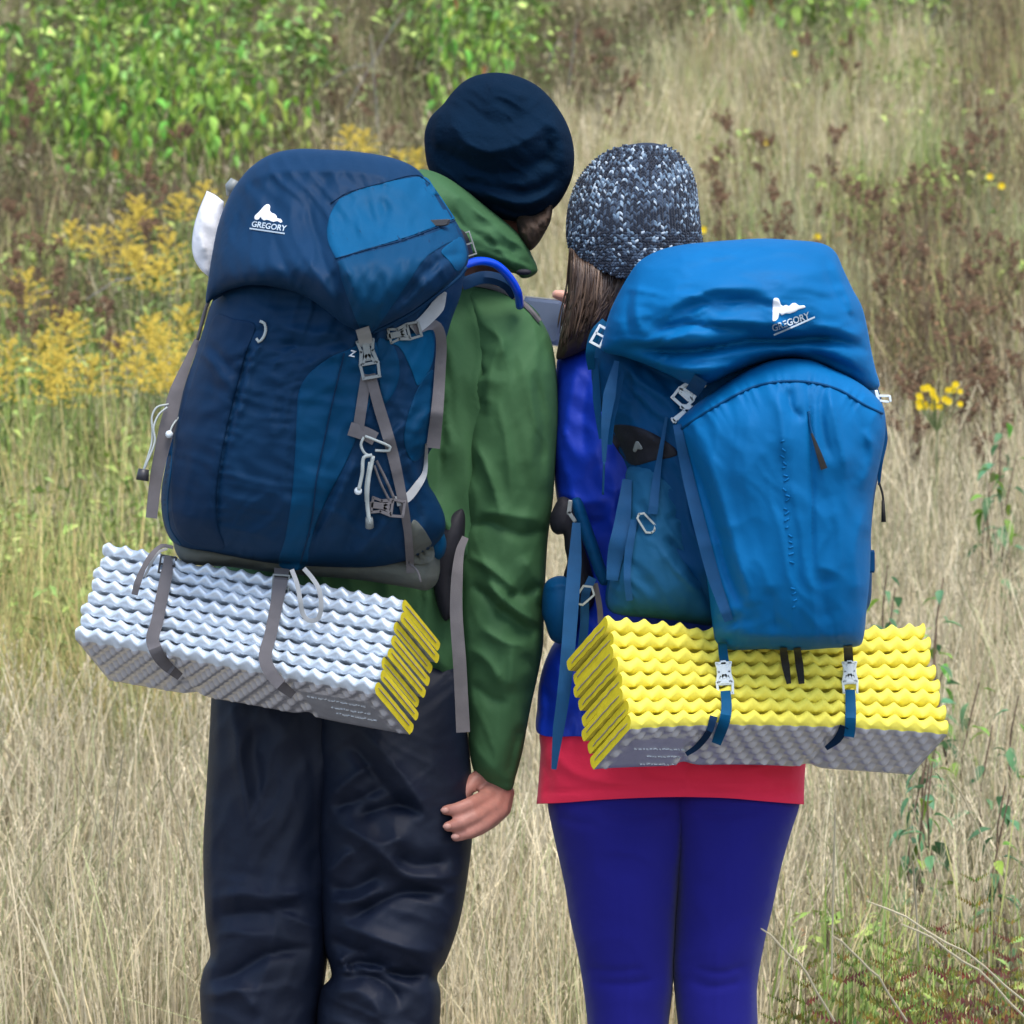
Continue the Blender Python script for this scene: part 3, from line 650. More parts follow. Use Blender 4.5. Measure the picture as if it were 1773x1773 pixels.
# lid
lid = puff('lid', [(357, 525), (361, 482), (369, 430), (378, 388), (392, 350), (410, 318), (436, 288), (470, 267), (512, 258), (565, 259), (620, 263), (678, 273), (718, 290), (744, 318), (768, 350), (786, 378), (800, 403), (811, 436),
     (809, 458), (790, 482), (755, 510), (712, 540), (672, 561), (648, 573), (637, 584), (622, 574), (596, 562), (560, 534), (526, 512), (486, 499), (440, 494), (400, 502), (374, 514)],
     lambda x, y: -.085 - (x - 580) * .0001, .155, M['navy'], bp, lam=85, back=.3, sp=5, key='lid', over=['lbody'],
     strokes=[([(400, 330), (470, 300), (560, 296), (640, 300), (700, 318)], 10, .007), ([(560, 330), (575, 400), (600, 470), (632, 560)], 9, .009), ([(530, 340), (550, 420), (580, 490), (615, 550)], 10, -.010),
              ([(500, 345), (510, 410), (545, 470), (590, 540)], 9, .006), ([(470, 400), (500, 470), (560, 520)], 12, -.006), ([(612, 345), (625, 400), (620, 440)], 5, .004), ([(660, 330), (668, 375), (650, 420)], 5, -.004),
              ([(632, 340), (645, 385), (640, 425)], 5, -.004), ([(700, 420), (680, 480), (645, 555)], 8, .006), ([(760, 440), (720, 490), (660, 550)], 9, -.011), ([(780, 450), (730, 500), (680, 548)], 6, .006),
              ([(800, 415), (760, 425), (720, 460)], 7, .006), ([(805, 440), (770, 445), (735, 480)], 6, -.008), ([(590, 340), (660, 318), (745, 310)], 16, .0022, 0, 11), ([(582, 450), (700, 412), (788, 380)], 14, .0022, 0, 12), ([(395, 350), (385, 400), (372, 460)], 9, .005), ([(450, 300), (420, 350), (405, 420)], 12, -.005)],
     folds=[(-72, 100, 24, .0030, 3), (60, 120, 26, .0035, 9), (70, 46, 11, .0022, 12, (650, 380, 80))])
LD = ['lid']
panel('lid_panel', [(588, 344, 1), (620, 329), (660, 318), (700, 309), (738, 307), (750, 322), (768, 348), (788, 378, 1), (760, 390), (712, 408), (660, 424), (612, 438), (582, 450, 1), (568, 420), (566, 395), (574, 366)], LD, M['teal_bright'], bp, .0022, 6, key='lidp')
panel('lid_panel', [(584, 453, 1), (612, 442), (662, 430), (714, 414), (762, 398), (786, 386), (800, 408), (770, 424), (738, 446), (712, 482), (680, 528), (652, 568), (636, 580), (622, 566), (606, 526), (592, 486)], LD, M['mid_blue'], bp, .002, 6)
panel('lid_edge', [(798, 410), (808, 436), (806, 456), (792, 470), (778, 452), (764, 436), (780, 420)], LD, M['teal_bright'], bp, .002, 5)
cord('seam', [(572, 352), (600, 334), (660, 317), (722, 303), (744, 318)], 1.0, M['navy_dark'], bp, LD + ['lidp'], off=.0008)
cord('seam', [(580, 448), (640, 431), (700, 415), (750, 396), (788, 381)], 1.1, M['navy_dark'], bp, LD + ['lidp'], off=.0008)
cord('lid_hem', [(368, 518), (395, 504), (440, 496), (486, 501), (528, 515), (562, 538), (598, 565), (628, 580)], 3.2, M['navy_dark'], bp, LD, off=-.001)
cord('lid_hem', [(645, 576), (680, 560), (720, 537), (760, 508), (795, 480), (808, 462)], 3.0, M['navy'], bp, LD, off=-.001)
# logo on the lid: a mountain over the name, underlined
panel('logo_mountain', [(440.5, 379), (441, 374), (449, 366), (457, 357), (462, 353.5), (466, 354), (468, 358), (467, 364), (471, 369), (475, 370), (479, 374), (480, 378), (486, 379), (489, 384), (486, 386), (480, 383), (473, 384.5), (466, 382), (461, 381), (457, 382), (453, 379), (451, 376), (448, 380), (443, 381)], LD, M['print_white'], bp, .002, 2.5)
lettering('logo_text', 'GREGORY', 434.5, 391.8, 14.0, 8, .12, M['print_pale'], bp, LD, xs=.93, bold=.022)
ribbon('logo_underline', [(432, 395.5), (460, 399.5), (493, 404.5)], 2.6, M['print_pale'], bp, LD, off=.0022, th=.001)
ALL = ['lbody', 'lid', 'lstrip', 'lpocket']
lettering('size_mark', 'Z', 604, 616, 15, 12, .15, M['print_white'], bp, ['lbody', 'lstrip'], bold=.03, off=.004)
# zip pull, straps and hardware
cord('zip_pull', [(450, 556), (458, 560), (460, 572), (456, 584), (448, 592), (444, 586)], 2.6, M['cord_pale'], bp, ALL, off=.004)
ribbon('strap', [(627, 568), (632, 585), (634, 600)], 24, M['webbing_pale'], bp, ALL, off=.006)
ribbon('strap', [(634, 648), (628, 690), (620, 745)], [17, 19, 19], M['webbing'], bp, ALL, off=.004)
ribbon('strap', [(641, 648), (655, 700), (676, 770), (694, 850), (706, 920), (711, 992)], [18, 20, 20, 17, 14, 14], M['webbing'], bp, ALL + ['lbase'], off=.007)
buckle('buckle', 638, 622, 80, 62, 30, M['plastic_grey'], bp, ALL, 9)
ribbon('strap', [(605, 742), (635, 752), (650, 760)], 24, M['webbing'], bp, ALL, off=.006)
m = MB()
cord('x', [(630, 757), (625, 770), (632, 785), (644, 790)], 2.4, None, None, ALL, .010, m); cord('x', [(632, 755), (650, 762), (676, 774), (674, 780), (650, 780)], 2.4, None, None, ALL, .014, m)
cord('x', [(644, 788), (630, 792), (627, 820), (621, 848)], 3.2, None, None, ALL, .012, m); cord('x', [(646, 790), (638, 830), (636, 870), (640, 906)], 3.6, None, None, ALL, .014, m); cord('x', [(640, 800), (634, 840), (634, 868)], 2.6, None, None, ALL, .012, m)
m.build('cord', M['cord_pale'], bp, True)
m = MB(); m.sphere(W(620, 850, drape(620, 850, ALL) - .012), .006, 5); m.build('cord_knot', M['plastic_white'], bp, True)
m = MB(); m.tube([W(639, 896, drape(639, 896, ALL) - .014), W(640, 913, drape(640, 913, ALL) - .014)], [.0055, .0065], 8); m.build('cord_end', M['plastic_grey'], bp, True)
m = MB(); cord('x', [(652, 798), (668, 830), (682, 862)], 2.6, None, None, ALL, .006, m); cord('x', [(648, 806), (660, 838), (674, 866)], 2.2, None, None, ALL, .006, m); m.build('cord', M['webbing'], bp, True)
buckle('buckle', 672, 878, 8, 54, 28, M['webbing'], bp, ALL, 7)
ribbon('strap', [(770, 505), (758, 530), (735, 556), (715, 572)], [8, 24, 22, 20], M['webbing_pale'], bp, ALL, off=.006)
ribbon('strap', [(718, 572), (742, 562), (757, 566), (764, 590), (762, 640), (758, 700), (750, 776)], [18, 18, 19, 20, 22, 24], M['webbing'], bp, ALL + ['jacket'], off=.010, sm=6)
buckle('buckle', 701, 576, -14, 52, 26, M['plastic_grey'], bp, ALL, 9)
ribbon('strap', [(686, 868), (705, 862), (722, 842), (735, 820), (738, 790), (739, 768)], [18, 15, 13, 8, 6, 5], M['webbing_pale'], bp, ALL + ['jacket'], off=.006)
ladder('ladder_buckle', 808, 424, 72, 40, 22, M['plastic_grey'], bp, ['lid', 'hood', 'jacket'], 10, w=-.04)
ribbon('strap', [(790, 400, -.09), (802, 410, -.06), (812, 440, .0), (815, 452, .02)], 15, M['webbing'], bp, None)
m = MB(); m.box(W(757, 386, drape(757, 386, LD) - .006), (.018, 0, .001), (.002, 0, .005), (0, -.005, 0)); m.build('lid_buckle', M['plastic_dark'], bp)
cord('drinking_hose', [(792, 470, -.03), (808, 458, -.02), (832, 452, .0), (858, 458, .02), (880, 478, .04), (896, 505, .06), (900, 530, .1)], 7.5, M['hose'], bp, None, n=10)
ribbon('shoulder_strap', [(788, 500), (815, 492), (850, 497), (885, 510), (912, 530), (935, 556)], 8, M['webbing'], bp, ['jacket', 'sleeve'], off=.005, th=.004)
ribbon('shoulder_strap', [(800, 492, .03), (840, 480, .06), (875, 490, .07), (895, 512, .09)], 22, M['navy_dark'], bp, None, th=.012)
# left side: compression strap, cords, toggle
ribbon('strap', [(342, 588, -.03), (326, 625, -.05), (306, 675, -.07), (292, 730, -.08), (280, 780, -.08), (270, 830, -.08), (262, 897, -.08)], [10, 16, 24, 28, 24, 21, 20], M['webbing'], bp, None)
m = MB(); cord('x', [(292, 700, -.085), (272, 705, -.09), (263, 722, -.09), (264, 745, -.09), (262, 770, -.09), (248, 815, -.09)], 1.9, None, None, None, mb=m)
cord('x', [(290, 705, -.09), (275, 718, -.092), (266, 740, -.094), (268, 765, -.094), (255, 800, -.094), (248, 818, -.09)], 1.9, None, None, None, mb=m); m.build('cord', M['cord_pale'], bp, True)
m = MB(); m.tube([W(249, 812, -.09), W(246, 832, -.09)], [.008, .010], 8); m.build('cord_toggle', M['plastic_dark'], bp, True)
cord('cord', [(312, 720, -.07), (300, 735, -.085), (294, 748, -.09)], 1.8, M['cord_pale'], bp, None)
m = MB(); m.sphere(W(293, 752, -.09), .006, 5); m.build('cord_knot', M['plastic_white'], bp, True)
m = MB(); cord('x', [(370, 505, -.07), (358, 530, -.06), (350, 560, -.05), (342, 588, -.04)], 3.0, None, None, None, mb=m); cord('x', [(365, 515, -.06), (352, 545, -.05), (345, 575, -.04)], 2.2, None, None, None, mb=m); m.build('cord', M['webbing'], bp, True)
ribbon('hip_strap', [(806, 930, .03), (797, 952, .02), (792, 990, .01), (790, 1060, .01), (796, 1150, .01), (802, 1268, .02)], [12, 20, 22, 23, 23, 24], M['webbing'], bp, None, th=.002)
cord('cord', [(708, 975, -.09), (722, 988, -.1), (729, 1008, -.1)], 2, M['webbing'], bp, None)
m = MB(); m.tube([W(408, 312, -.03), W(402, 324, -.03), W(400, 336, -.02)], [.008, .011, .008], 8); m.build('strap_loop', M['plastic_grey'], bp, True)

# ================================================================== FOLDED MATS
def mat_pack(root, P0, A, B, C, N, skin, under, lam_px, label_s, amp=4.2, squeeze=(.14, .2), phase=0., flip_end=False, key=None, bowb=0.0, dents=()):
    P0, A, B, C = (np.array(v, float) for v in (P0, A, B, C)); LA, LB, LC = (np.linalg.norm(v) for v in (A, B, C)); pitch = 1.0 / N
    ns = int(LA / 3.2); S = np.linspace(0, 1, ns + 1); prt = []
    for k in range(N):
        outer = k == 0
        nc = 44 if outer else 9
        prof = []                                        # (c 0..1, t within the fold -1..1) closed loop
        for i in range(nc): prof.append((1 - i / (nc - 1) * .94, -1, 1))              # underside, back to front
        for i in range(1, 8): a = math.pi * i / 8; prof.append((.06 - .06 * math.sin(a), -math.cos(a), 0))
        for i in range(9): prof.append((.06 + i / 8 * .94 * (.97 if k % 2 else 1), 1, 0))
        for i in range(1, 6): a = math.pi * i / 6; prof.append((1 + .035 * math.sin(a), math.cos(a), 0))
        pr = np.array([(a, b) for a, b, _ in prof]); und = np.array([u for *_, u in prof]); npf = len(prof)
        s = S[:, None]; c = pr[None, :, 0]; t = pr[None, :, 1]
        ph = 2 * np.pi * s * LA / lam_px + phase
        jag = .22 * np.sin(s * 17 + k * 2.1) + .2 * np.sin(s * 41 + k * 5)
        wave = amp * (np.sin(ph + jag) + .20 * np.sin(2 * ph + jag) * 0 - .13 * np.sin(3 * ph)) * np.cos(np.pi * c * LC / (lam_px * .62)) * (1 - .8 * np.clip(c * 6 - .3, 0, 1) * np.clip(1 - np.minimum(s, 1 - s) * 12, .3, 1))
        half = pitch * LB * (.42 + .03 * np.sin(ph * 1)) * (1 - .12 * np.clip(c, 0, 1))
        tt = (k + .5) * pitch * LB + t * half + wave
        nose = np.clip(1 - c / .06, 0, 1)
        cc = c * LC - nose * (2.2 * np.sin(ph) + 1.0)
        if outer:                                            # egg-crate relief on the outside face, with a flat label area
            e = np.clip(np.minimum(np.minimum(c, 1 - c) * 12, np.minimum(s, 1 - s) * 45), 0, 1)
            lab = np.clip((np.minimum(s - label_s[0], label_s[1] - s)) * 60, 0, 1) * np.clip((c - .26) * 18, 0, 1)
            bump = 8.5 * np.clip(np.cos(2 * np.pi * s * LA / lam_px) * np.cos(2 * np.pi * c * LC / (lam_px * 1.25) + .4), 0, 1) ** .75
            on = np.broadcast_to(und[None, :], (ns + 1, npf))
            tt = np.where(on > 0, .35 * pitch * LB * .1 - (bump * (1 - lab) + 3.2 * lab) * e - 1.5, tt)
        sq = squeeze[0] * np.sin(np.pi * np.clip((s - .0) / 1, 0, 1)) ** .7
        mid = LB * .5; tt = mid + (tt - mid) * (1 - sq)
        tt = tt + bowb * np.sin(np.pi * s) + 1.6 * np.sin(s * 11 + k * 1.9) * (1 - outer) + 1.2 * np.sin(s * 5.3 + 1)
        for s0 in dents:
            gd = np.exp(-((s - s0) / .028) ** 2); tt = mid + (tt - mid) * (1 - .05 * gd); cc = cc + 5 * gd * (c < .1); tt = tt + 2.5 * gd * und[None, :]
        cc = cc + 3 * np.sin(s * 9 + k) * (c > .9)
        off = 9 * np.sin(k * 2.3)
        ss = s * LA + off * .4 + np.zeros_like(tt)
        X = P0 + ss[..., None] * A / LA + tt[..., None] * B / LB + cc[..., None] * C / LC
        P = Wn(X[..., 0], X[..., 1], X[..., 2] / SC).reshape(-1, 3)
        F = []; Fm = []
        for i in range(ns):
            for j in range(npf):
                j2 = (j + 1) % npf; F.append((i * npf + j, i * npf + j2, (i + 1) * npf + j2, (i + 1) * npf + j)); Fm.append(1 if (outer and und[j] and und[j2]) else 0)
        # end caps: fan of quads between the lower and the upper side
        for base, rev in ((0, True), (ns * npf, False)):
            f = [base + j for j in range(npf)]
            lo = f[:nc]; hi = f[nc + 7:nc + 16][::-1]
            cap = [tuple(f)]
            for q in cap: F.append(q if rev else q[::-1]); Fm.append(2)
        o = mesh_obj('folded_panel', P, F, [skin, under, M['foam_cut']], root, True, Fm)
        for p in o.data.polygons:
            if p.material_index == 2: p.use_smooth = False
        o.data.update()
        prt.append((P, F))
        # thin seam seen on both cut ends where the two layers of the fold meet
        for sx, d in ((0.0, -1), (1.0, 1)):
            sm_ = MB(); q = []
            for i in range(9):
                c1 = .07 + .86 * i / 8; t1 = (k + .5) * pitch * LB
                wv = amp * (math.sin(2 * math.pi * sx * LA / lam_px + phase + .22 * math.sin(sx * 17 + k * 2.1) + .2 * math.sin(sx * 41 + k * 5)) + .22 * math.sin(2 * (2 * math.pi * sx * LA / lam_px + phase) + 1)) * math.cos(math.pi * c1 * LC / (lam_px * .62)) * (1 - .8 * min(1, max(0, c1 * 6 - .3)))
                X1 = P0 + (sx * LA + off * .4 + d * .6) * A / LA + (t1 + wv) * B / LB + c1 * C; q.append(W(X1[0], X1[1], X1[2] / SC))
            sm_.tube(q, [.0004] + [.0011] * 7 + [.0006], 5); sm_.build('fold_seam', M['foam_line'], root)
    if key:
        V = np.vstack([p for p, _ in prt]); FF = []; n = 0
        for p, f in prt: FF += [tuple(i + n for i in q) for q in f if len(q) == 4]; n += len(p)
        SURF[key] = BVHTree.FromPolygons([Vector(p) for p in V], FF)
    def at(s, c, t): X1 = P0 + s * A + t * B + c * C; return X1
    return at
mt1 = thing('sleeping_mat', 'folded silver foam sleeping mat with yellow ends strapped below the navy backpack', 'sleeping mat', (-.43, 7.95, .95))
A1, B1, C1 = (520, 93, -250), (55, -163, 54), (62, 75, 158)
at1 = mat_pack(mt1, (127, 1103, -.015 * SC), A1, B1, C1, 8, M['silver'], M['silver_dark'], 32.5, (.70, .96), squeeze=(.02, 0), key='mat1', amp=4.6, dents=(.29, .66))
mt2 = thing('sleeping_mat', 'folded yellow foam sleeping mat with grey underside strapped below the bright blue backpack', 'sleeping mat', (.36, 7.9, .9))
A2, B2, C2 = (550, 8, 290), (-44, -192, 80), (-66, 74, 128)
at2 = mat_pack(mt2, (1094, 1259, -.26 * SC), A2, B2, C2, 8, M['foam'], M['silver_dark'], 34.5, (.03, .25), squeeze=(.13, 0), phase=.5, key='mat2', amp=5.6, dents=(.29, .68))
# faint moulded lettering strips in the flat label areas
for root, at, s0, s1, rows, key in ((mt1, at1, .73, .92, (.42, .60, .74), 'mat1'), (mt2, at2, .06, .22, (.45, .62, .8), 'mat2')):
    m = MB(); rr = random.Random(5)
    for ri, c in enumerate(rows):
        s = s0 + (.06 if ri else 0)
        while s < s1:
            L = rr.uniform(.004, .011); X = at(s, c, -.02); X2 = at(s + L, c + rr.uniform(-.02, .02), -.02)
            p = W(X[0], X[1], drape(X[0], X[1], [key], X[2] / SC) - .001); q = W(X2[0], X2[1], drape(X2[0], X2[1], [key], X2[2] / SC) - .001)
            m.tube([p, q], .0011, 5); s += L + rr.uniform(.002, .005)
    m.build('moulded_print', M['silver'], root)
# straps of the navy pack round its mat
MK = ['mat1']
ribbon('mat_strap', [(291, 962), (289, 990), (280, 1035), (271, 1080), (264, 1104), (268, 1122), (282, 1146), (312, 1172)], [12, 21, 21, 21, 22, 23, 20, 14], M['webbing'], bp, MK + ['lbase', 'lbody'], off=.003, sm=5)
ribbon('mat_strap', [(488, 984), (485, 1010), (478, 1050), (468, 1100), (459, 1136), (464, 1156), (482, 1182), (508, 1204)], [26, 23, 21, 21, 22, 23, 20, 14], M['webbing'], bp, MK + ['lbase', 'lbody'], off=.003, sm=5)
ladder('ladder_buckle', 290, 978, 100, 30, 26, M['plastic_dark'], bp, MK, 5); ladder('ladder_buckle', 486, 1018, 94, 44, 27, M['plastic_grey'], bp, MK, 5)
ribbon('strap_tail', [(505, 986, -.16), (514, 1010, -.17), (520, 1040, -.175), (524, 1062, -.17), (534, 1074, -.17), (550, 1072, -.175), (556, 1050, -.18), (552, 1020, -.18), (540, 1000, -.17), (526, 984, -.16)], 8, M['webbing_pale'], bp, None)
ribbon('strap_tail', [(300, 948, -.11), (280, 945, -.12), (262, 962, -.13), (248, 985, -.135), (238, 1010, -.135), (233, 1030, -.13)], [6, 7, 10, 9, 12, 11], M['webbing'], bp, None)
ribbon('strap_tail', [(290, 950, -.10), (276, 955, -.11), (262, 975, -.12), (250, 1000, -.12)], 5, M['webbing_pale'], bp, None)

# ================================================================== THE WOMAN
wo = thing('person', 'person in royal blue jacket, red shirt, indigo leggings and speckled knit hat', 'person', (.27, 8.2, 0))
def ch2(pts): return ch(pts)
wb = [
    ch([(1130, 1280, .2, 105), (1140, 1000, .22, 92), (1130, 760, .22, 105), (1130, 690, .22, 90)]),
    ch([(1210, 1280, .2, 105), (1200, 1000, .22, 92), (1220, 760, .22, 105), (1190, 690, .22, 90)]),
    ch([(1150, 690, .22, 60), (1110, 560, .2, 50), (1100, 480, .19, 52)]),
    ch([(1100, 690, .22, 55), (1035, 680, .22, 42), (1030, 880, .25, 36), (1030, 780, .40, 30), (1020, 640, .47, 24), (1012, 600, .49, 24)]),      # arm to the phone
    ch([(1220, 690, .22, 60), (1310, 690, .22, 50), (1340, 920, .24, 40), (1250, 1000, .36, 32), (1180, 980, .44, 26), (1150, 970, .45, 28)]),
    ch([(1080, 1290, .2, 100), (1070, 1450, .2, 78), (1085, 1690, .2, 62), (1085, 1860, .22, 55), (1080, 2150, .22, 36), (1080, 2215, .2, 34)]),
    ch([(1250, 1290, .2, 100), (1265, 1450, .2, 78), (1238, 1690, .2, 62), (1238, 1860, .22, 55), (1235, 2150, .22, 36), (1235, 2215, .2, 34)]),
    ch([(1080, 2215, .2, 32), (1080, 2228, .34, 25)]), ch([(1235, 2215, .2, 32), (1240, 2228, .34, 25)]),
    # hand on the phone: palm, thumb on its near side, fingers behind
    ch([(1012, 600, .49, 24), (1014, 570, .49, 24), (1012, 545, .48, 19)]),
    ch([(1004, 545, .475, 13), (990, 522, .46, 12), (974, 512, .45, 11), (963, 510, .45, 9)]),
    ch([(1002, 545, .50, 12), (992, 530, .515, 11), (984, 532, .52, 10)]), ch([(1002, 558, .50, 12), (992, 550, .515, 11), (984, 552, .52, 10)]),
    ch([(1000, 572, .50, 12), (992, 570, .515, 11), (984, 573, .52, 10)]), ch([(998, 585, .50, 11), (992, 588, .512, 10), (986, 592, .515, 9)]),
]
wh = [(W(1098, 370, .20), .086, (.9, 1.0, 1.08), None), (W(1092, 450, .225), .066, (.8, 1, .95), None), (W(1088, 500, .26), .028, (1, .9, .8), None), (W(1090, 440, .31), .014, (.7, 1.2, 1.6), None),
      (W(1090, 410, .285), .02, (2, .5, .35), None), (W(1090, 476, .29), .011, (1.9, .6, .5), None), (W(1010, 430, .2), .018, (.5, .9, 1.5), None), (W(1185, 430, .2), .018, (.5, .9, 1.5), None)]
capsule_body('body', wb, wh, M['skin_pale'], wo, .0038, 3)
m = MB(); q = [W(1100, 700, .22), W(1035, 682, .22), W(1030, 780, .235), W(1030, 885, .25), W(1030, 830, .33), W(1030, 780, .40), W(1022, 690, .45), W(1018, 650, .467)]; m.tube(q, [v / SC for v in (60, 54, 50, 46, 42, 40, 35, 32)], 16); m.build('sleeve', M['royal'], wo, True)
m = MB(); q = [W(1220, 700, .22), W(1310, 696, .22), W(1330, 800, .23), W(1340, 925, .24), W(1290, 985, .3), W(1250, 1000, .36), W(1200, 985, .42)]; m.tube(q, [v / SC for v in (60, 56, 50, 46, 42, 38, 34)], 16); m.build('sleeve', M['royal'], wo, True)
# leggings
tr = []
puff('t', [(948, 1330), (948, 1392), (955, 1430), (966, 1480), (977, 1530), (987, 1590), (1000, 1650), (1010, 1710), (1017, 1773), (1020, 1850), (1022, 1950), (1030, 2080), (1035, 2180), (1120, 2180), (1128, 2080), (1145, 1950), (1152, 1850), (1158, 1773), (1165, 1710),
          (1168, 1640), (1172, 1570), (1180, 1500), (1188, 1440), (1192, 1330)], .195, .105, None, None, lam=95, back=.95, sp=6, join=tr, folds=[(10, 120, 60, .0018, 3)], strokes=[([(975, 1650), (1060, 1700), (1150, 1690)], 30, -.005), ([(1010, 1672), (1060, 1682), (1120, 1676)], 5, -.003), ([(1020, 1700), (1080, 1706), (1140, 1696)], 5, -.003), ([(1030, 1400), (1100, 1412), (1170, 1404)], 9, -.004), ([(960, 1410), (1000, 1425), (1040, 1428)], 8, -.003), ([(1176, 1400), (1174, 1550), (1167, 1700)], 14, .004)])
puff('t', [(1150, 1330), (1165, 1440), (1171, 1520), (1168, 1600), (1165, 1680), (1170, 1740), (1176, 1800), (1180, 1900), (1190, 2050), (1195, 2180), (1280, 2180), (1290, 2080), (1303, 1950), (1310, 1850), (1312, 1773), (1311, 1710), (1322, 1640), (1338, 1570), (1353, 1500),
          (1370, 1440), (1385, 1390), (1386, 1330)], .2, .10, None, None, lam=95, back=.95, sp=6, join=tr, folds=[(-10, 120, 60, .0018, 6)], strokes=[([(1180, 1690), (1250, 1705), (1310, 1670)], 30, -.005), ([(1200, 1676), (1250, 1684), (1300, 1668)], 5, -.003), ([(1190, 1402), (1260, 1410), (1330, 1400)], 9, -.004), ([(1195, 1702), (1240, 1710), (1290, 1698)], 5, -.003)])
join_puffs('leggings', tr, M['legging'], wo)
for cx in (1080, 1238):
    m = MB(); o = Vector(W(cx, 2232, .2)); o.z = 0
    m.box(o + Vector((0, .05, .05)), (.042, 0, 0), (0, .125, 0), (0, 0, .042), 0, .5); m.box(o + Vector((0, -.015, .10)), (.040, 0, 0), (0, .055, 0), (0, 0, .055), 0, .5)
    m.build('boot', M['boot'], wo, True); m = MB(); m.box(o + Vector((0, .05, .008)), (.047, 0, 0), (0, .14, 0), (0, 0, .009), 0, .5); m.build('sole', M['sole'], wo)
puff('shirt', [(938, 1264), (936, 1300), (933, 1345), (929, 1392, 1), (975, 1390), (1040, 1385), (1120, 1381), (1190, 1380), (1260, 1382), (1330, 1388), (1392, 1393, 1), (1393, 1350), (1396, 1300), (1392, 1264), (1200, 1268), (1050, 1268)], .2, .115, M['red'], wo, lam=110, back=.9, sp=6, key='shirt',
     strokes=[([(930, 1373), (1040, 1366), (1180, 1361), (1300, 1368), (1393, 1374)], 3, -.003, 1), ([(1310, 1340), (1350, 1352), (1385, 1345)], 7, .004), ([(1330, 1358), (1370, 1365)], 5, -.004), ([(945, 1290), (1000, 1340), (1080, 1355)], 12, .006), ([(1100, 1320), (1150, 1345), (1260, 1352)], 10, -.004), ([(935, 1310), (950, 1350), (945, 1385)], 8, -.006), ([(1380, 1290), (1340, 1320), (1280, 1335)], 9, .005), ([(1180, 1300), (1190, 1340), (1185, 1378)], 12, .004)], folds=[(4, 160, 24, .0018, 3)], power=.8, field=[(936, 1000), (932, 1260), (936, 1300), (933, 1345), (929, 1460), (1000, 1530), (1320, 1530), (1392, 1460), (1393, 1350), (1396, 1300), (1392, 1000)])
puff('jacket', [(963, 640), (968, 616), (990, 606), (1020, 600), (1080, 590), (1200, 580), (1320, 600), (1390, 640), (1410, 760), (1400, 950), (1390, 1100), (1385, 1262), (1300, 1275), (1100, 1277), (1000, 1275), (932, 1270), (930, 1225), (936, 1170), (955, 1120), (985, 1080),
     (1005, 1030), (1000, 980), (985, 940), (972, 900), (962, 850), (958, 780), (962, 700)], .2, .135, M['royal'], wo, lam=100, back=.95, sp=6, key='wjacket',
     strokes=[([(965, 850), (1010, 870), (1060, 860)], 12, .008), ([(968, 880), (1020, 905), (1070, 890)], 12, -.010), ([(1050, 800), (1065, 850), (1050, 920)], 14, .008), ([(1000, 630), (985, 700), (975, 780)], 14, .006), ([(1020, 640), (1010, 720), (1015, 800)], 16, -.007),
              ([(950, 1130), (975, 1180), (980, 1260)], 12, .009), ([(940, 1160), (948, 1220), (945, 1265)], 7, -.007), ([(985, 1120), (1000, 1180), (1000, 1260)], 10, -.007)], folds=[(70, 80, 26, .004, 3)],
     field=[(963, 640), (968, 616), (990, 606), (1020, 600), (1080, 590), (1200, 580), (1320, 600), (1390, 640), (1410, 760), (1400, 950), (1390, 1100), (1387, 1400), (931, 1400), (930, 1225), (936, 1170), (955, 1120), (985, 1080), (1005, 1030), (1000, 980), (985, 940), (972, 900), (962, 850), (958, 780), (962, 700)])
# hair
puff('hair', [(990, 436), (984, 470), (982, 520), (974, 560), (966, 600), (964, 622), (985, 618), (1015, 604), (1040, 590), (1060, 560), (1080, 520), (1100, 480), (1112, 456), (1090, 452), (1050, 446), (1018, 436)], .15, .06, mat('dark hair base', (.045, .028, .02), rough=.6, bump=.4, bscale=120), wo, lam=50, back=1.5, sp=4, key='hair', folds=[(100, 120, 9, .005, 3)])
m = MB(); rr = random.Random(4)
for i in range(340):
    u = rr.random(); x0 = 986 + u * 114; y0 = 428 + 28 * math.sin(u * 3.1); x3 = 966 + u * 86 + rr.uniform(-8, 8); y3 = 612 - u * 60 + rr.uniform(-22, 10)
    x1 = x0 - 2 + rr.uniform(-5, 5); x2 = (x0 + x3) / 2 + rr.uniform(-7, 12); L = rr.uniform(.55, 1)
    pts = smooth_path([(x0, y0), (x1, y0 + (y3 - y0) * .33), (x2, y0 + (y3 - y0) * .68), (x3, y3)], 12, False); pts = pts[:max(4, int(len(pts) * L))]
    w = drapes(pts[:, 0], pts[:, 1], ['hair']) - rr.uniform(.0, .005); g = rr.random() ** 3
    m.col = (.045 + .13 * g, .026 + .085 * g, .018 + .055 * g)
    m.tube(Wn(pts[:, 0], pts[:, 1], w).tolist(), [.0012] + [rr.uniform(.0008, .0018)] * (len(pts) - 2) + [.0004], 4)
m.build('hair_strands', M['hair'], wo, True, col=True)
# knit hat
kh = puff('hat', [(983, 425), (980, 390), (985, 352), (999, 315), (1022, 284), (1052, 262), (1088, 251), (1125, 247), (1160, 256), (1188, 280), (1204, 315), (1210, 360), (1215, 405), (1216, 435), (1190, 455), (1150, 478), (1118, 488), (1088, 484), (1050, 472), (1015, 452), (990, 438)],
     .19, .118, M['knit_base'], wo, lam=90, back=.95, sp=5, key='khat', field=[(983, 425), (980, 390), (985, 352), (999, 315), (1022, 284), (1052, 262), (1088, 251), (1125, 247), (1160, 256), (1188, 280), (1204, 315), (1210, 360), (1215, 405), (1218, 480), (1200, 560), (1120, 600), (1040, 570), (992, 500)])
outl = smooth_path([(983, 425), (980, 390), (985, 352), (999, 315), (1022, 284), (1052, 262), (1088, 251), (1125, 247), (1160, 256), (1188, 280), (1204, 315), (1210, 360), (1215, 405), (1216, 435), (1190, 455), (1150, 478), (1118, 488), (1088, 484), (1050, 472), (1015, 452), (990, 438)], 2, True)
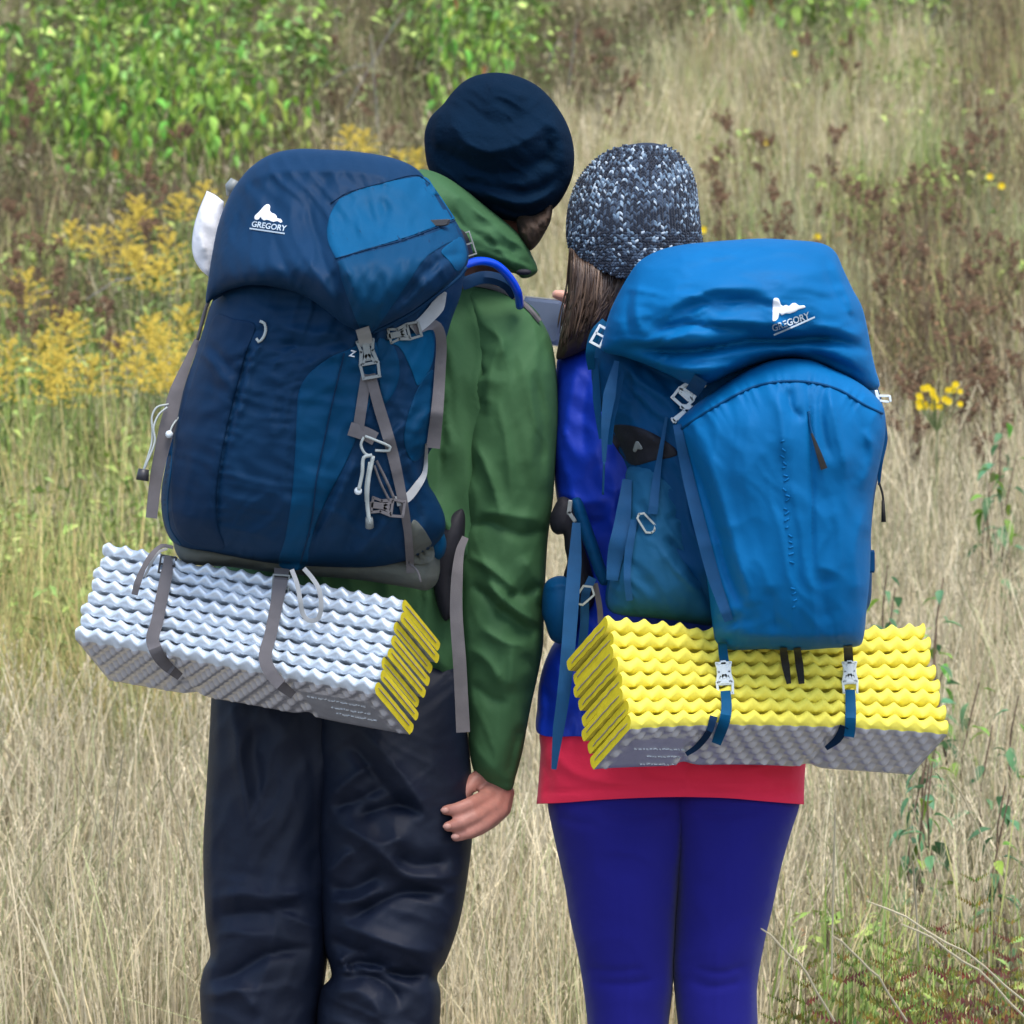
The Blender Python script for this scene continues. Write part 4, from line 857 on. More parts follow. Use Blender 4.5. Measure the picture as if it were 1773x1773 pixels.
m = MB(); rr = random.Random(11); y = 253.0; row = 0; cols = 60
while y < 482:
    xs = []
    for i in range(len(outl)):
        a, b = outl[i], outl[(i + 1) % len(outl)]
        if (a[1] - y) * (b[1] - y) <= 0 and a[1] != b[1]: xs.append(a[0] + (y - a[1]) / (b[1] - a[1]) * (b[0] - a[0]))
    if len(xs) < 2: y += 5; continue
    xl, xr = min(xs), max(xs); cx = (xl + xr) / 2; rx = (xr - xl) / 2
    band = y > 400; nc = max(8, int(cols * min(1, .25 + rx / 115)))
    for c in range(nc):
        th = -math.pi / 2 + math.pi * (c + .5) / nc; px = cx + rx * math.sin(th) * .985
        yy = y + (4 * math.cos(th) if y < 330 else 0) + rr.uniform(-1, 1)
        w = drape(px, yy, ['khat'])
        if w is None: continue
        g = rr.random(); spk = vn(np.array([px / 20.0]), np.array([yy / 26.0]), 5)[0]
        lightness = (.25 if yy < 360 else .12) + .35 * (spk - .5)
        if g < lightness: m.col = rr.choice([(.24, .33, .42), (.42, .50, .57), (.13, .20, .28), (.13, .20, .28)])
        elif g < lightness + .3: m.col = (.045, .07, .11)
        else: m.col = (.008, .014, .028)
        sl2 = 24 if c % 2 else -24
        if band: sl2 = rr.choice((-1, 1)) * rr.uniform(30, 70)
        rot = Matrix.Rotation(R(sl2), 3, 'Y'); s = .0023 * (.8 + .4 * math.cos(th))
        m.sphere(W(px, yy, w - .0015), 1, 4, sc=(s, s * .9, s * (1.9 if not band else 1.6)), rot=rot)
    y += 4.7; row += 1
m.build('stitches', M['knit'], wo, True, col=True)['kind'] = 'stuff'

# ================================================================== PHONE, PAPER
ph = thing('phone', 'grey blue smartphone held up between the two hikers', 'phone', W(940, 550, .49))
m = MB(); o, u, v, z = frame_at(938, 556, .485, 6); m.box(o, u * 37, v * 42, z * 4.5, 0, .12); m.build('phone_body', M['phone'], ph)
m = MB(); bars(m, (o, u, v, z), [((-37, -42), (37, -42), 2.5), ((37, -42), (37, 42), 2.5), ((37, 42), (-37, 42), 2.5), ((-37, -42), (-37, 42), 2.5)], 3, 0); m.build('phone_frame', M['phone_edge'], ph)
m = MB(); m.tube([o + u * -10 + v * -8 + z * 5, o + u * -10 + v * -8 + z * 6.5], 5.5 / SC, 12); m.build('camera_lens', M['plastic_dark'], ph)
pp = puff('paper_sheet', [(358, 330, 1), (374, 338), (388, 349, 1), (384, 400), (374, 440), (362, 480, 1), (348, 468), (336, 448), (332, 425), (336, 390), (346, 358)], .0, .018, M['paper'], None, lam=60, back=-.6, sp=5, strokes=[([(352, 350), (348, 400), (352, 450)], 8, .005)], folds=[(80, 60, 18, .002, 3)])
pp['label'] = 'curved white sheet of paper sticking out behind the left side of the navy backpack'; pp['category'] = 'paper'

# ================================================================== BRIGHT BLUE BACKPACK
bq = thing('backpack', 'bright blue hiking backpack with white buckles, worn by the person in red shirt', 'backpack', (.33, 7.95, .85))
rb = puff('pack_body', [(1024, 640), (1030, 600), (1060, 560), (1200, 560), (1400, 580), (1500, 640), (1528, 700), (1530, 780), (1516, 850), (1508, 930), (1510, 990), (1498, 1060), (1400, 1090), (1240, 1085), (1150, 1072), (1062, 1062), (1048, 1040), (1062, 960), (1078, 880), (1086, 815), (1066, 770), (1045, 720), (1030, 690)],
     .0, .14, M['pack_dark'], bq, lam=70, back=.35, sp=6, key='rbody',
     strokes=[([(1075, 620), (1110, 660), (1160, 700), (1180, 760)], 10, .008), ([(1060, 640), (1100, 690), (1150, 740)], 9, -.008), ([(1100, 620), (1150, 650), (1200, 665)], 8, -.008), ([(1085, 660), (1130, 710), (1165, 730)], 7, .006), ([(1050, 690), (1090, 740), (1150, 770)], 9, .005)],
     folds=[(40, 80, 20, .005, 3, (1120, 690, 120)), (70, 90, 24, .003, 9)])
RB = ['rbody']
panel('dark_mesh', [(1052, 742), (1075, 735), (1120, 745), (1168, 775), (1172, 788), (1130, 798), (1100, 806), (1088, 802), (1066, 775)], RB, M['black'], bq, .002, 6, key='rmesh')
panel('tag_mark', [(1096, 781), (1101, 764), (1105, 764), (1113, 777), (1110, 779), (1104, 778), (1101, 783)], RB + ['rmesh'], M['plastic_grey'], bq, .004, 3)
puff('side_pocket', [(1086, 812), (1110, 803), (1150, 796), (1192, 786), (1205, 840), (1215, 920), (1235, 1000), (1245, 1075), (1190, 1076), (1130, 1070), (1066, 1062), (1052, 1045), (1062, 975), (1072, 900), (1082, 850)], -.055, .085, M['pack_mesh'], bq, lam=45, back=.5, sp=5, key='rside',
     strokes=[([(1150, 930), (1180, 960), (1220, 1010)], 7, -.009), ([(1140, 945), (1170, 985), (1215, 1030)], 7, .006), ([(1088, 822), (1140, 808), (1192, 796)], 4, .004), ([(1110, 900), (1090, 950), (1085, 1030)], 10, .004), ([(1150, 900), (1200, 890)], 8, -.005)], folds=[(60, 70, 22, .004, 3)])
rp = puff('front_pocket', [(1172, 735), (1190, 712), (1225, 685), (1265, 658), (1300, 638), (1345, 622), (1400, 622), (1440, 638), (1480, 658), (1512, 682), (1530, 706), (1533, 750), (1524, 800), (1512, 860), (1508, 930), (1506, 1000), (1500, 1060), (1496, 1100), (1488, 1118), (1440, 1122), (1380, 1126), (1320, 1124), (1262, 1126), (1240, 1116),
      (1232, 1070), (1226, 1020), (1216, 960), (1205, 900), (1196, 840), (1185, 790)], lambda x, y: -.165 + (y - 640) * .00014, .14, M['pack_blue'], bq, lam=60, back=.35, sp=5, key='rpocket',
     strokes=[([(1180, 745), (1212, 830), (1240, 920), (1262, 1000), (1290, 1060)], 11, -.015), ([(1205, 740), (1238, 830), (1268, 930), (1290, 1010), (1300, 1060)], 14, .008), ([(1186, 800), (1212, 900), (1235, 1000), (1250, 1080)], 7, .006),
              ([(1400, 640), (1402, 720), (1405, 800), (1407, 900), (1407, 1000)], 4, -.005), ([(1340, 665), (1352, 720), (1360, 800)], 11, .006), ([(1365, 670), (1372, 710), (1395, 725)], 9, -.007), ([(1435, 672), (1450, 740), (1468, 830)], 11, .008), ([(1415, 672), (1425, 740), (1440, 800)], 9, -.005),
              ([(1465, 680), (1490, 740), (1500, 800)], 12, -.006), ([(1500, 740), (1510, 790), (1490, 850)], 10, .008), ([(1190, 745), (1240, 700), (1300, 668)], 9, .005), ([(1335, 1015), (1338, 1060), (1345, 1100)], 12, -.006), ([(1500, 870), (1480, 960), (1490, 1050)], 14, .008), ([(1240, 1090), (1340, 1102), (1440, 1100), (1490, 1095)], 12, .006),
              ([(1180, 742), (1262, 690), (1360, 660), (1455, 676), (1528, 716)], 16, .0022, 0, 19), ([(1240, 1116), (1380, 1124), (1490, 1112)], 16, .0025, 0, 13), ([(1430, 985), (1425, 1040), (1440, 1080)], 14, -.006), ([(1242, 1108), (1300, 1112), (1380, 1112)], 6, -.005), ([(1300, 700), (1290, 800), (1300, 900)], 22, .004), ([(1440, 860), (1455, 940), (1450, 1010)], 14, .005), ([(1380, 900), (1385, 980), (1375, 1060)], 10, -.003)],
     folds=[(84, 170, 36, .0020, 3), (60, 90, 30, .0014, 9), (-30, 60, 20, .006, 12, (1270, 1080, 50))])
RP = ['rpocket']
cord('seam', [(1180, 742), (1215, 718), (1262, 690), (1310, 668), (1360, 660), (1410, 663), (1455, 676), (1495, 700), (1528, 716)], 2.3, M['pack_dark'], bq, RP, off=-.0008)
# embossed vertical lettering, very faint: short puckers
m = MB(); rr = random.Random(9)
for i in range(26):
    y = 765 + i * 11.5; x = 1352 + i * .75 + rr.uniform(-3, 3); L = rr.uniform(5, 9); dy = rr.choice((-1, 1, 1)) * rr.uniform(2, 6)
    if 18 < i < 22: continue
    cord('x', [(x, y), (x + L, y + dy)], 1.7, None, None, RP, off=-.0012, mb=m, n=6, step=3)
m.build('embossed_mark', M['pack_blue'], bq, True)['kind'] = 'stuff'
# lid
rl = puff('lid', [(1042, 606), (1046, 575), (1056, 540), (1070, 510), (1088, 478), (1108, 452), (1140, 434), (1180, 424), (1225, 419), (1262, 416), (1320, 413), (1380, 416), (1425, 422), (1446, 436), (1460, 466), (1476, 500), (1492, 530), (1502, 570), (1508, 604), (1516, 640), (1523, 668), (1512, 676), (1490, 670), (1452, 650), (1415, 632), (1370, 622),
      (1320, 628), (1270, 646), (1230, 664), (1200, 668), (1160, 650), (1120, 632), (1080, 618)], -.09, .19, M['pack_blue'], bq, lam=85, back=.3, sp=5, key='rlid', over=['rbody'],
     strokes=[([(1062, 600), (1130, 606), (1210, 606), (1290, 592), (1360, 590), (1440, 588), (1508, 606)], 11, -.040), ([(1070, 590), (1140, 592), (1220, 592), (1300, 582)], 8, .007), ([(1160, 545), (1210, 528), (1280, 520), (1340, 532)], 13, -.011), ([(1130, 540), (1180, 520), (1240, 500), (1320, 500)], 14, .009),
              ([(1180, 570), (1250, 555), (1330, 560), (1400, 572)], 9, .008), ([(1120, 575), (1190, 560), (1260, 570), (1340, 578)], 9, -.013), ([(1440, 440), (1462, 500), (1480, 560)], 9, .007), ([(1425, 445), (1450, 510), (1490, 570)], 10, -.008), ([(1400, 560), (1450, 570), (1495, 585)], 8, .006),
              ([(1130, 460), (1200, 440), (1300, 432), (1400, 440)], 15, .004), ([(1180, 445), (1280, 455), (1380, 450), (1430, 470)], 14, -.005), ([(1095, 490), (1085, 540), (1090, 585)], 8, -.006), ([(1108, 480), (1100, 530), (1110, 580)], 10, .006),
              ([(1090, 612), (1160, 635), (1230, 640), (1300, 622)], 8, .010), ([(1340, 610), (1380, 600), (1440, 610), (1500, 640)], 9, .008), ([(1390, 600), (1440, 625), (1500, 650)], 7, -.008), ([(1230, 650), (1290, 630), (1350, 612)], 6, -.008)],
     folds=[(-8, 130, 24, .0028, 3), (12, 90, 20, .0025, 9), (-20, 70, 12, .004, 12, (1180, 620, 90))])
RL = ['rlid']
panel('logo_mountain', [(1337.5, 556, 1), (1338.5, 520), (1341, 516), (1348, 517), (1352, 527), (1356, 530), (1361, 528), (1366, 530), (1372, 525), (1378, 525), (1383, 529), (1393, 529), (1395, 532), (1383, 536), (1376, 540), (1367, 543), (1360, 543), (1353, 546), (1350, 542), (1347, 552), (1342, 556)], RL, M['print_white'], bq, .002, 2.6)
lettering('logo_text', 'GREGORY', 1338, 574.5, 16.5, -20, .10, M['print_pale'], bq, RL, xs=.9, bold=.022, off=.0045)
ribbon('logo_underline', [(1340, 580), (1375, 565), (1411, 549)], 3.0, M['print_pale'], bq, RL, off=.004, th=.001)
RA = ['rbody', 'rlid', 'rpocket', 'rside', 'rmesh']
# straps and hardware
ribbon('strap', [(1214, 655), (1206, 668), (1198, 680)], 26, M['web_blue'], bq, RA, off=.006)
buckle('buckle', 1192, 678, 132, 52, 31, M['plastic_white'], bq, RA, 12, True)
ribbon('strap', [(1190, 676), (1184, 688)], 14, M['teal_bright'], bq, RA, off=.004)
m = MB(); fr = frame_at(1180, 717, drape(1180, 717, RA), -32); bars(m, fr, [((-16, 2), (4, 0), 9), ((-18, -2), (-16, 6), 4), ((8, -10), (18, -2), 9), ((6, -12), (8, -4), 4)], 4, 8); m.build('toggle', M['plastic_white'], bq)
ribbon('strap', [(1154, 722), (1146, 770), (1138, 820), (1130, 890)], [5, 8, 14, 17], M['web_blue'], bq, RA, off=.008)
ribbon('strap', [(1172, 735), (1190, 820), (1212, 910), (1236, 1000), (1262, 1075)], [14, 20, 22, 22, 16], M['web_blue'], bq, RA, off=.003)
ribbon('strap', [(1086, 830), (1078, 900), (1064, 970), (1060, 1005)], [16, 26, 30, 20], M['web_blue'], bq, RA + ['wjacket'], off=.006)
ribbon('strap', [(1098, 900), (1088, 960), (1086, 1000), (1090, 1040)], [12, 14, 12, 12], M['web_blue'], bq, RA, off=.005)
m = MB(); fr = frame_at(1119, 906, drape(1119, 906, RA), 52); bars(m, fr, [((-16, -7), (12, -10), 3.6), ((-16, 7), (12, 10), 3.6), ((-16, -7), (-20, 0), 3.6), ((-20, 0), (-16, 7), 3.6), ((12, -10), (18, -3), 3.6), ((12, 10), (18, 3), 3.6), ((18, -3), (18, 3), 3.6)], 3, 5); m.build('ring_buckle', M['cord_pale'], bq)
m = MB(); fr = frame_at(1038, 582, -.10, -62); bars(m, fr, [((-16, -9), (16, -8), 4.5), ((-16, 9), (16, 8), 4.5), ((-16, -9), (-16, 9), 4.5), ((16, -8), (16, 8), 4.5), ((2, -8), (2, 8), 4)], 3, 4); m.build('buckle', M['plastic_white'], bq)
ribbon('strap', [(1048, 556, -.08), (1032, 575, -.085), (1022, 610, -.08), (1024, 640, -.06)], [14, 18, 16, 12], M['teal_bright'], bq, None)
ribbon('strap', [(1068, 625, -.14), (1056, 680, -.15), (1048, 740, -.15), (1046, 800, -.14)], [8, 22, 14, 6], M['web_blue'], bq, None)
ribbon('strap', [(1080, 640, -.12), (1060, 720, -.13), (1056, 770, -.12)], [6, 14, 8], M['pack_dark'], bq, None)
ribbon('strap', [(1030, 620, -.06), (1034, 700, -.06), (1040, 760, -.06)], [10, 14, 6], M['pack_dark'], bq, None)
cord('cord', [(1046, 800, -.14), (1045, 830, -.13), (1044, 856, -.12)], 2, M['web_blue'], bq, None)
cord('zip_pull', [(1400, 712), (1404, 742), (1414, 770), (1424, 795)], 2.2, M['pack_dark'], bq, RA, off=.002)
ribbon('zip_tab', [(1405, 750), (1416, 780), (1427, 812)], [3, 9, 12], M['web_black'], bq, RA, off=.006)
m = MB(); fr = frame_at(1526, 688, -.13, 8); bars(m, fr, [((-10, -8), (-4, 8), 6), ((-4, -2), (12, -4), 4), ((-4, 6), (12, 6), 4), ((14, -3), (16, 4), 4)], 4, 2); m.build('toggle', M['plastic_white'], bq)
ribbon('strap', [(1528, 720, -.1), (1532, 760, -.1), (1524, 800, -.1), (1522, 840, -.09)], [8, 10, 10, 4], M['pack_dark'], bq, None)
cord('cord', [(1522, 835, -.09), (1528, 855, -.09), (1530, 880, -.09), (1529, 902, -.09)], 2.0, M['web_black'], bq, None)
m = MB(); m.tube([W(1529, 866, -.09), W(1530, 904, -.09)], [.0025, .004], 6); m.build('cord_end', M['web_black'], bq, True)
m = MB(); m.box(W(1510, 972, -.05), (.004, 0, 0), (0, 0, .017), (0, -.004, 0)); m.build('strap_end', M['pack_dark'], bq)
# hip belt, lumbar straps and pouch on the left
puff('hip_pouch', [(944, 1010), (962, 998), (985, 1000), (1000, 1020), (1004, 1060), (996, 1098), (975, 1114), (955, 1108), (944, 1080), (938, 1058)], .12, .06, M['pack_dark'], bq, lam=30, back=.8, sp=4, key='pouch', strokes=[([(945, 1020), (975, 1012), (1000, 1030)], 6, .005)])
puff('hip_belt', [(958, 880), (972, 860), (990, 868), (1000, 900), (1012, 950), (1025, 990), (1030, 1040), (1010, 1060), (990, 1020), (976, 1000), (982, 972), (978, 950), (975, 925), (966, 926), (955, 918), (952, 900)], .12, .025, M['black'], bq, lam=25, back=.6, sp=4, key='rhip')
puff('shoulder_strap', [(990, 866), (1004, 862), (1020, 900), (1048, 980), (1056, 1010), (1040, 1012), (1018, 960), (1000, 910)], .06, .02, M['pack_dark'], bq, lam=20, back=.6, sp=4)
ribbon('hip_strap', [(998, 905, -.02), (996, 960, -.03), (990, 1040, -.05), (984, 1120, -.06), (976, 1200, -.06), (966, 1270, -.05), (959, 1332, -.04)], [14, 24, 25, 24, 23, 20, 9], M['web_blue'], bq, None)
m = MB(); fr = frame_at(989, 886, .0, 70); bars(m, fr, [((-16, -4), (0, 4), 8), ((0, 4), (16, 0), 7)], 3, 3); m.build('buckle', M['plastic_grey'], bq)
m = MB(); fr = frame_at(1013, 1030, -.02, -50); bars(m, fr, [((-16, -9), (10, -12), 3.6), ((-16, 8), (10, 12), 3.6), ((-16, -9), (-20, 0), 3.6), ((-20, 0), (-16, 8), 3.6), ((10, -12), (18, 0), 3.6), ((18, 0), (10, 12), 3.6)], 3, 4); m.build('ring_buckle', M['cord_pale'], bq)
ribbon('strap', [(1026, 1000, -.01), (1014, 1028, -.015), (1012, 1080, -.01), (1008, 1120, .0)], 15, M['web_blue'], bq, None)
ribbon('strap', [(1030, 1010, .0), (1038, 1050, .0), (1040, 1080, .0)], 10, M['webbing'], bq, None)
MK = ['mat2']
ribbon('mat_strap', [(1251, 1112), (1252, 1130), (1255, 1150)], 16, M['teal_bright'], bq, MK + RP, off=.006, sm=4)
ribbon('mat_strap', [(1256, 1196), (1258, 1225), (1254, 1250), (1246, 1272), (1240, 1288)], [17, 18, 19, 19, 17], M['teal_bright'], bq, MK, off=.005, sm=4)
ribbon('mat_strap', [(1236, 1240), (1228, 1266), (1208, 1292), (1188, 1306)], [14, 12, 11, 8], M['navy_dark'], bq, MK, off=.003, sm=4)
buckle('buckle', 1254, 1174, 86, 52, 27, M['plastic_white'], bq, MK, 9, True)
ribbon('mat_strap', [(1468, 1118), (1469, 1135), (1470, 1152)], 16, M['web_black'], bq, MK + RP, off=.006, sm=4)
ribbon('mat_strap', [(1472, 1194), (1473, 1230), (1472, 1262), (1470, 1276)], [17, 18, 19, 18], M['teal_bright'], bq, MK, off=.005, sm=4)
ribbon('mat_strap', [(1462, 1258), (1450, 1280), (1430, 1296)], [16, 14, 8], M['navy_dark'], bq, MK, off=.003, sm=4)
buckle('buckle', 1471, 1173, 88, 52, 25, M['plastic_white'], bq, MK, 9, True)
ribbon('cord_loop', [(1356, 1122), (1360, 1150), (1366, 1184)], [13, 14, 8], M['web_black'], bq, MK + RP, off=.006, sm=4)
ribbon('cord_loop', [(1380, 1122), (1384, 1150), (1388, 1184)], [12, 14, 10], M['web_black'], bq, MK + RP, off=.006, sm=4)
# ================================================================== THE SLOPE AND WHAT GROWS ON IT
def terrain(x, y):
    t = np.clip(y - 9.2, 0, None); r = .24 * (np.sqrt(t * t + .64) - .8) * np.where(y > 9.2, 1, 0)
    return r + .05 * (vn(x * .7 + 50, y * .7, 8) - .5) * np.clip((y - 9) / 3, 0, 1)
def ground_at(px, py, h=0.0):
    """foot point of something whose top, h above the slope, is seen at the pixel"""
    m = (886.5 - py) / SC / D0; lo = (ZC + .24 * 10 - h) / max(.24 - m, .02)
    for _ in range(12):
        x = (px - 886.5) / SC * lo / D0; z = float(terrain(np.array([x]), np.array([lo]))[0]); f = ZC + m * lo - z - h
        lo += f / max(.24 - m, .03)
    x = (px - 886.5) / SC * lo / D0
    return x, lo, float(terrain(np.array([x]), np.array([lo]))[0])
gx = np.concatenate([np.linspace(-60, -8, 14), np.linspace(-7, 7, 60), np.linspace(8, 60, 14)]); gy = np.concatenate([np.linspace(-12, 8.5, 14), np.linspace(9, 32, 100), np.linspace(33, 140, 30)])
X, Y = np.meshgrid(gx, gy); Z = terrain(X, Y); nx = len(gx); V = np.stack([X, Y, Z], -1).reshape(-1, 3)
F = [(j * nx + i, j * nx + i + 1, (j + 1) * nx + i + 1, (j + 1) * nx + i) for j in range(len(gy) - 1) for i in range(nx - 1)]
g = mesh_obj('ground', V, F, mat('soil and dead litter', (.30, .25, .15), rough=.95, var=.4, vscale=3, bump=.8, bscale=30)); g['kind'] = 'structure'
g = mesh_obj('unseen_dark_ground', [(-60, -12, .006), (60, -12, .006), (60, 8.9, .006), (-60, 8.9, .006)], [(0, 1, 2, 3)], mat('unseen dark ground', (.15, .14, .125), rough=.95, var=.4, vscale=60, bump=.8, bscale=120)); g['kind'] = 'structure'  # unseen dark sheet, added to darken the undersides of packs and mats

M['blade'] = mat('grass blades', (1, 1, 1), attr=True, rough=.7, var=.16, vscale=1.6, spec=.2)
def clump(name, n, hgt, col, wid=.0019, spread=.10, lean=.4, heads=.2, seg=4, headcol=None):
    v = []; f = []; c = []
    for _ in range(n):
        a = rng.uniform(0, 6.283); r = spread * math.sqrt(rng.random()); bx, by = r * math.cos(a), r * math.sin(a)
        h = hgt * rng.uniform(.45, 1.1); la = rng.uniform(0, 6.283); ln = lean * abs(rng.normal(0, 1)) * h * .6; fa = rng.uniform(0, 3.14); w = wid * rng.uniform(.6, 1.5)
        k = rng.random(); base = np.array(col[rng.integers(len(col))]) * rng.uniform(.72, 1.22); kink = rng.random() < .08
        n0 = len(v); pts = []
        for s in range(seg + 1):
            t = s / seg; bend = t ** 2 if not kink else (0 if t < .55 else (t - .55) * 2.2)
            p = np.array([bx + math.cos(la) * ln * bend, by + math.sin(la) * ln * bend, h * (t - .25 * bend * min(1, ln / h))]); pts.append(p)
            ww = w * (1 - .75 * t)
            d = np.array([math.cos(fa), math.sin(fa), 0]) * ww
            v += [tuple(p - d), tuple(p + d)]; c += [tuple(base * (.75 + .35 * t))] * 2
        for s in range(seg): i = n0 + 2 * s; f.append((i, i + 1, i + 3, i + 2))
        if rng.random() < heads:                       # a loose seed head of short spikelets
            hc_ = np.array(headcol or col[-2]) * rng.uniform(.75, 1.2); tp, pv = pts[-1], pts[-2]; ax = (tp - pv)
            for q in range(9):
                o = tp - ax * (q / 9) * .9; a2 = rng.uniform(0, 6.283); L = rng.uniform(.005, .012); i = len(v)
                e = o + np.array([math.cos(a2) * L * .6, math.sin(a2) * L * .6, L * 1.2]); sdv = np.array([math.sin(a2), -math.cos(a2), .2]) * .0014
                v += [tuple(o), tuple((o + e) / 2 + sdv), tuple(e), tuple((o + e) / 2 - sdv)]; c += [tuple(hc_)] * 4; f.append((i, i + 1, i + 2, i + 3))
    me = bpy.data.meshes.new(name); me.from_pydata([tuple(map(float, p)) for p in v], [], f); me.materials.append(M['blade'])
    at = me.color_attributes.new('Col', 'FLOAT_COLOR', 'POINT'); a = np.ones((len(v), 4)); a[:, :3] = np.clip(np.array(c), 0, 1); at.data.foreach_set('color', a.ravel())
    return bpy.data.objects.new(name, me)
def leafy(name, n, hgt, col, ll=.04, spread=.12, stems=5):
    """a tuft of broad little leaves on thin stems"""
    v = []; f = []; c = []
    for _ in range(n):
        a = rng.uniform(0, 6.283); r = spread * math.sqrt(rng.random()); z = hgt * rng.uniform(.1, 1); p = np.array([r * math.cos(a), r * math.sin(a), z]); d = rng.uniform(0, 6.283); el = rng.uniform(-.9, .9)
        L = ll * rng.uniform(.5, 1.3); dr = np.array([math.cos(d) * math.cos(el), math.sin(d) * math.cos(el), math.sin(el)]); sd_ = np.cross(dr, [0, 0, 1.0]) + rng.normal(0, .3, 3); sd_ /= np.linalg.norm(sd_); sd_ = sd_ * L * rng.uniform(.16, .3)
        b = np.array(col[rng.integers(len(col))]) * rng.uniform(.6, 1.4); i = len(v)
        v += [tuple(p), tuple(p + dr * L * .4 + sd_), tuple(p + dr * L + [0, 0, -.2 * L]), tuple(p + dr * L * .4 - sd_)]; c += [tuple(b)] * 4; f.append((i, i + 1, i + 2, i + 3))
    for _ in range(stems):
        a = rng.uniform(0, 6.283); r = spread * .7 * rng.random(); i = len(v); x0, y0 = r * math.cos(a), r * math.sin(a); lx, ly = rng.normal(0, .06, 2); b = np.array((.13, .10, .06)) * rng.uniform(.6, 1.4)
        v += [(x0 - .0018, y0, 0), (x0 + .0018, y0, 0), (x0 + lx + .001, y0 + ly, hgt * 1.05), (x0 + lx - .001, y0 + ly, hgt * 1.05)]; c += [tuple(b)] * 4; f.append((i, i + 1, i + 2, i + 3))
    me = bpy.data.meshes.new(name); me.from_pydata([tuple(map(float, p)) for p in v], [], f); me.materials.append(M['blade'])
    at = me.color_attributes.new('Col', 'FLOAT_COLOR', 'POINT'); a = np.ones((len(v), 4)); a[:, :3] = np.clip(np.array(c), 0, 1); at.data.foreach_set('color', a.ravel())
    return bpy.data.objects.new(name, me)
def scatter(name, label, cat, protos, pts, smin, smax, tilt=.17):
    col = bpy.data.collections.new(name + ' tufts')
    for p in protos: col.objects.link(p)
    me = bpy.data.meshes.new(name); me.from_pydata(pts.tolist(), [], []); o = bpy.data.objects.new(name, me); COL.objects.link(o)
    o['kind'] = 'stuff'; o['label'] = label; o['category'] = cat
    ng = bpy.data.node_groups.new(name + ' scatter', 'GeometryNodeTree'); ng.interface.new_socket('Geometry', in_out='INPUT', socket_type='NodeSocketGeometry'); ng.interface.new_socket('Geometry', in_out='OUTPUT', socket_type='NodeSocketGeometry')
    N = ng.nodes; L = ng.links; gi = N.new('NodeGroupInput'); go = N.new('NodeGroupOutput'); ip = N.new('GeometryNodeInstanceOnPoints'); ci = N.new('GeometryNodeCollectionInfo'); ci.inputs['Collection'].default_value = col; ci.inputs['Separate Children'].default_value = True; ci.inputs['Reset Children'].default_value = True
    rv = N.new('FunctionNodeRandomValue'); rv.data_type = 'FLOAT_VECTOR'; rv.inputs[0].default_value = (-tilt, -tilt, 0); rv.inputs[1].default_value = (tilt, tilt, 6.283)
    rs = N.new('FunctionNodeRandomValue'); rs.data_type = 'FLOAT'; rs.inputs[2].default_value = smin; rs.inputs[3].default_value = smax; rs.inputs['Seed'].default_value = 4
    mp = N.new('GeometryNodeMeshToPoints')
    L.new(gi.outputs[0], mp.inputs[0]); L.new(mp.outputs[0], ip.inputs['Points']); L.new(ci.outputs[0], ip.inputs['Instance']); ip.inputs['Pick Instance'].default_value = True
    L.new(rv.outputs[0], ip.inputs['Rotation']); L.new(rs.outputs[1], ip.inputs['Scale']); L.new(ip.outputs[0], go.inputs[0])
    md = o.modifiers.new('scatter', 'NODES'); md.node_group = ng
    return o
SAGE = [(.36, .38, .18), (.42, .41, .22), (.31, .33, .14), (.48, .43, .25), (.33, .35, .18)]
STR = [(.72, .61, .39), (.78, .69, .47), (.62, .51, .30), (.67, .57, .38), (.54, .46, .27), (.56, .47, .31)]
GLD = [(.66, .51, .21), (.74, .59, .27), (.52, .44, .16), (.58, .46, .20), (.40, .45, .14), (.46, .50, .18)]
OLV = [(.43, .35, .17), (.49, .41, .21), (.33, .32, .12), (.50, .40, .23), (.34, .26, .13), (.36, .38, .13)]
GRN = [(.27, .40, .09), (.36, .45, .11), (.20, .31, .08), (.42, .45, .14), (.30, .41, .12)]
DRK = [(.22, .17, .10), (.26, .23, .11), (.18, .19, .08), (.30, .26, .17), (.24, .28, .10)]  # brown growth, with the shadows around the top put into its colour
RST = [(.26, .13, .06), (.30, .16, .08), (.21, .12, .06), (.26, .19, .10), (.34, .27, .15)]
N_ = 19000
yy = rng.uniform(0, 1, N_) ** .8 * 21 + 9.6; xx = rng.uniform(-1, 1, N_) * (1.15 + yy * .115)
N2 = 17000; y2 = rng.uniform(0, 1, N2) ** .8 * 28 + 9.6; x2 = np.sign(rng.uniform(-1, 1, N2)) * (rng.uniform(0, 1, N2) * (1.5 + y2 * .13) + 1.1 + y2 * .112)   # the same growth goes on beyond both sides
yy = np.concatenate([yy, y2]); xx = np.concatenate([xx, x2]); N_ += N2
zz = terrain(xx, yy) - .01
hp = 886.5 + (xx) * D0 / yy * SC; vp = 886.5 - (zz + .32 - ZC) * D0 / yy * SC               # where the tuft shows, for the choice of its kind
n1 = fbm(hp / 150, vp / 110, 3, 2); n2 = fbm(hp / 90, vp / 70, 3, 31); n3 = fbm(hp / 55, vp / 45, 2, 61)
kind = np.full(N_, 0)                                             # 0 straw 1 gold 2 olive 3 green 4 leafy with painted shade 5 rust
up = np.clip((760 - vp) / 300 + (n1 - .5) * 1.6, 0, 1)
L_ = hp < 800
kind[(vp < 1200) & L_ & (n1 > .36)] = 1
kind[(up > .45)] = 2
kind[~L_ & (vp > 430) & (vp < 700) & (n1 > .60)] = 0
kind[(hp > 1180) & (vp < 620) & (vp > 80) & (n3 > .56)] = 5
kind[L_ & (vp > 330 + 60 * n2) & (vp < 800 + 160 * (n1 - .5)) & (n2 > .30)] = 3
kind[L_ & (vp >= 760) & (vp < 1080) & (n3 > .50)] = 3
kind[(vp > 1150) & (n3 > .66)] = 7
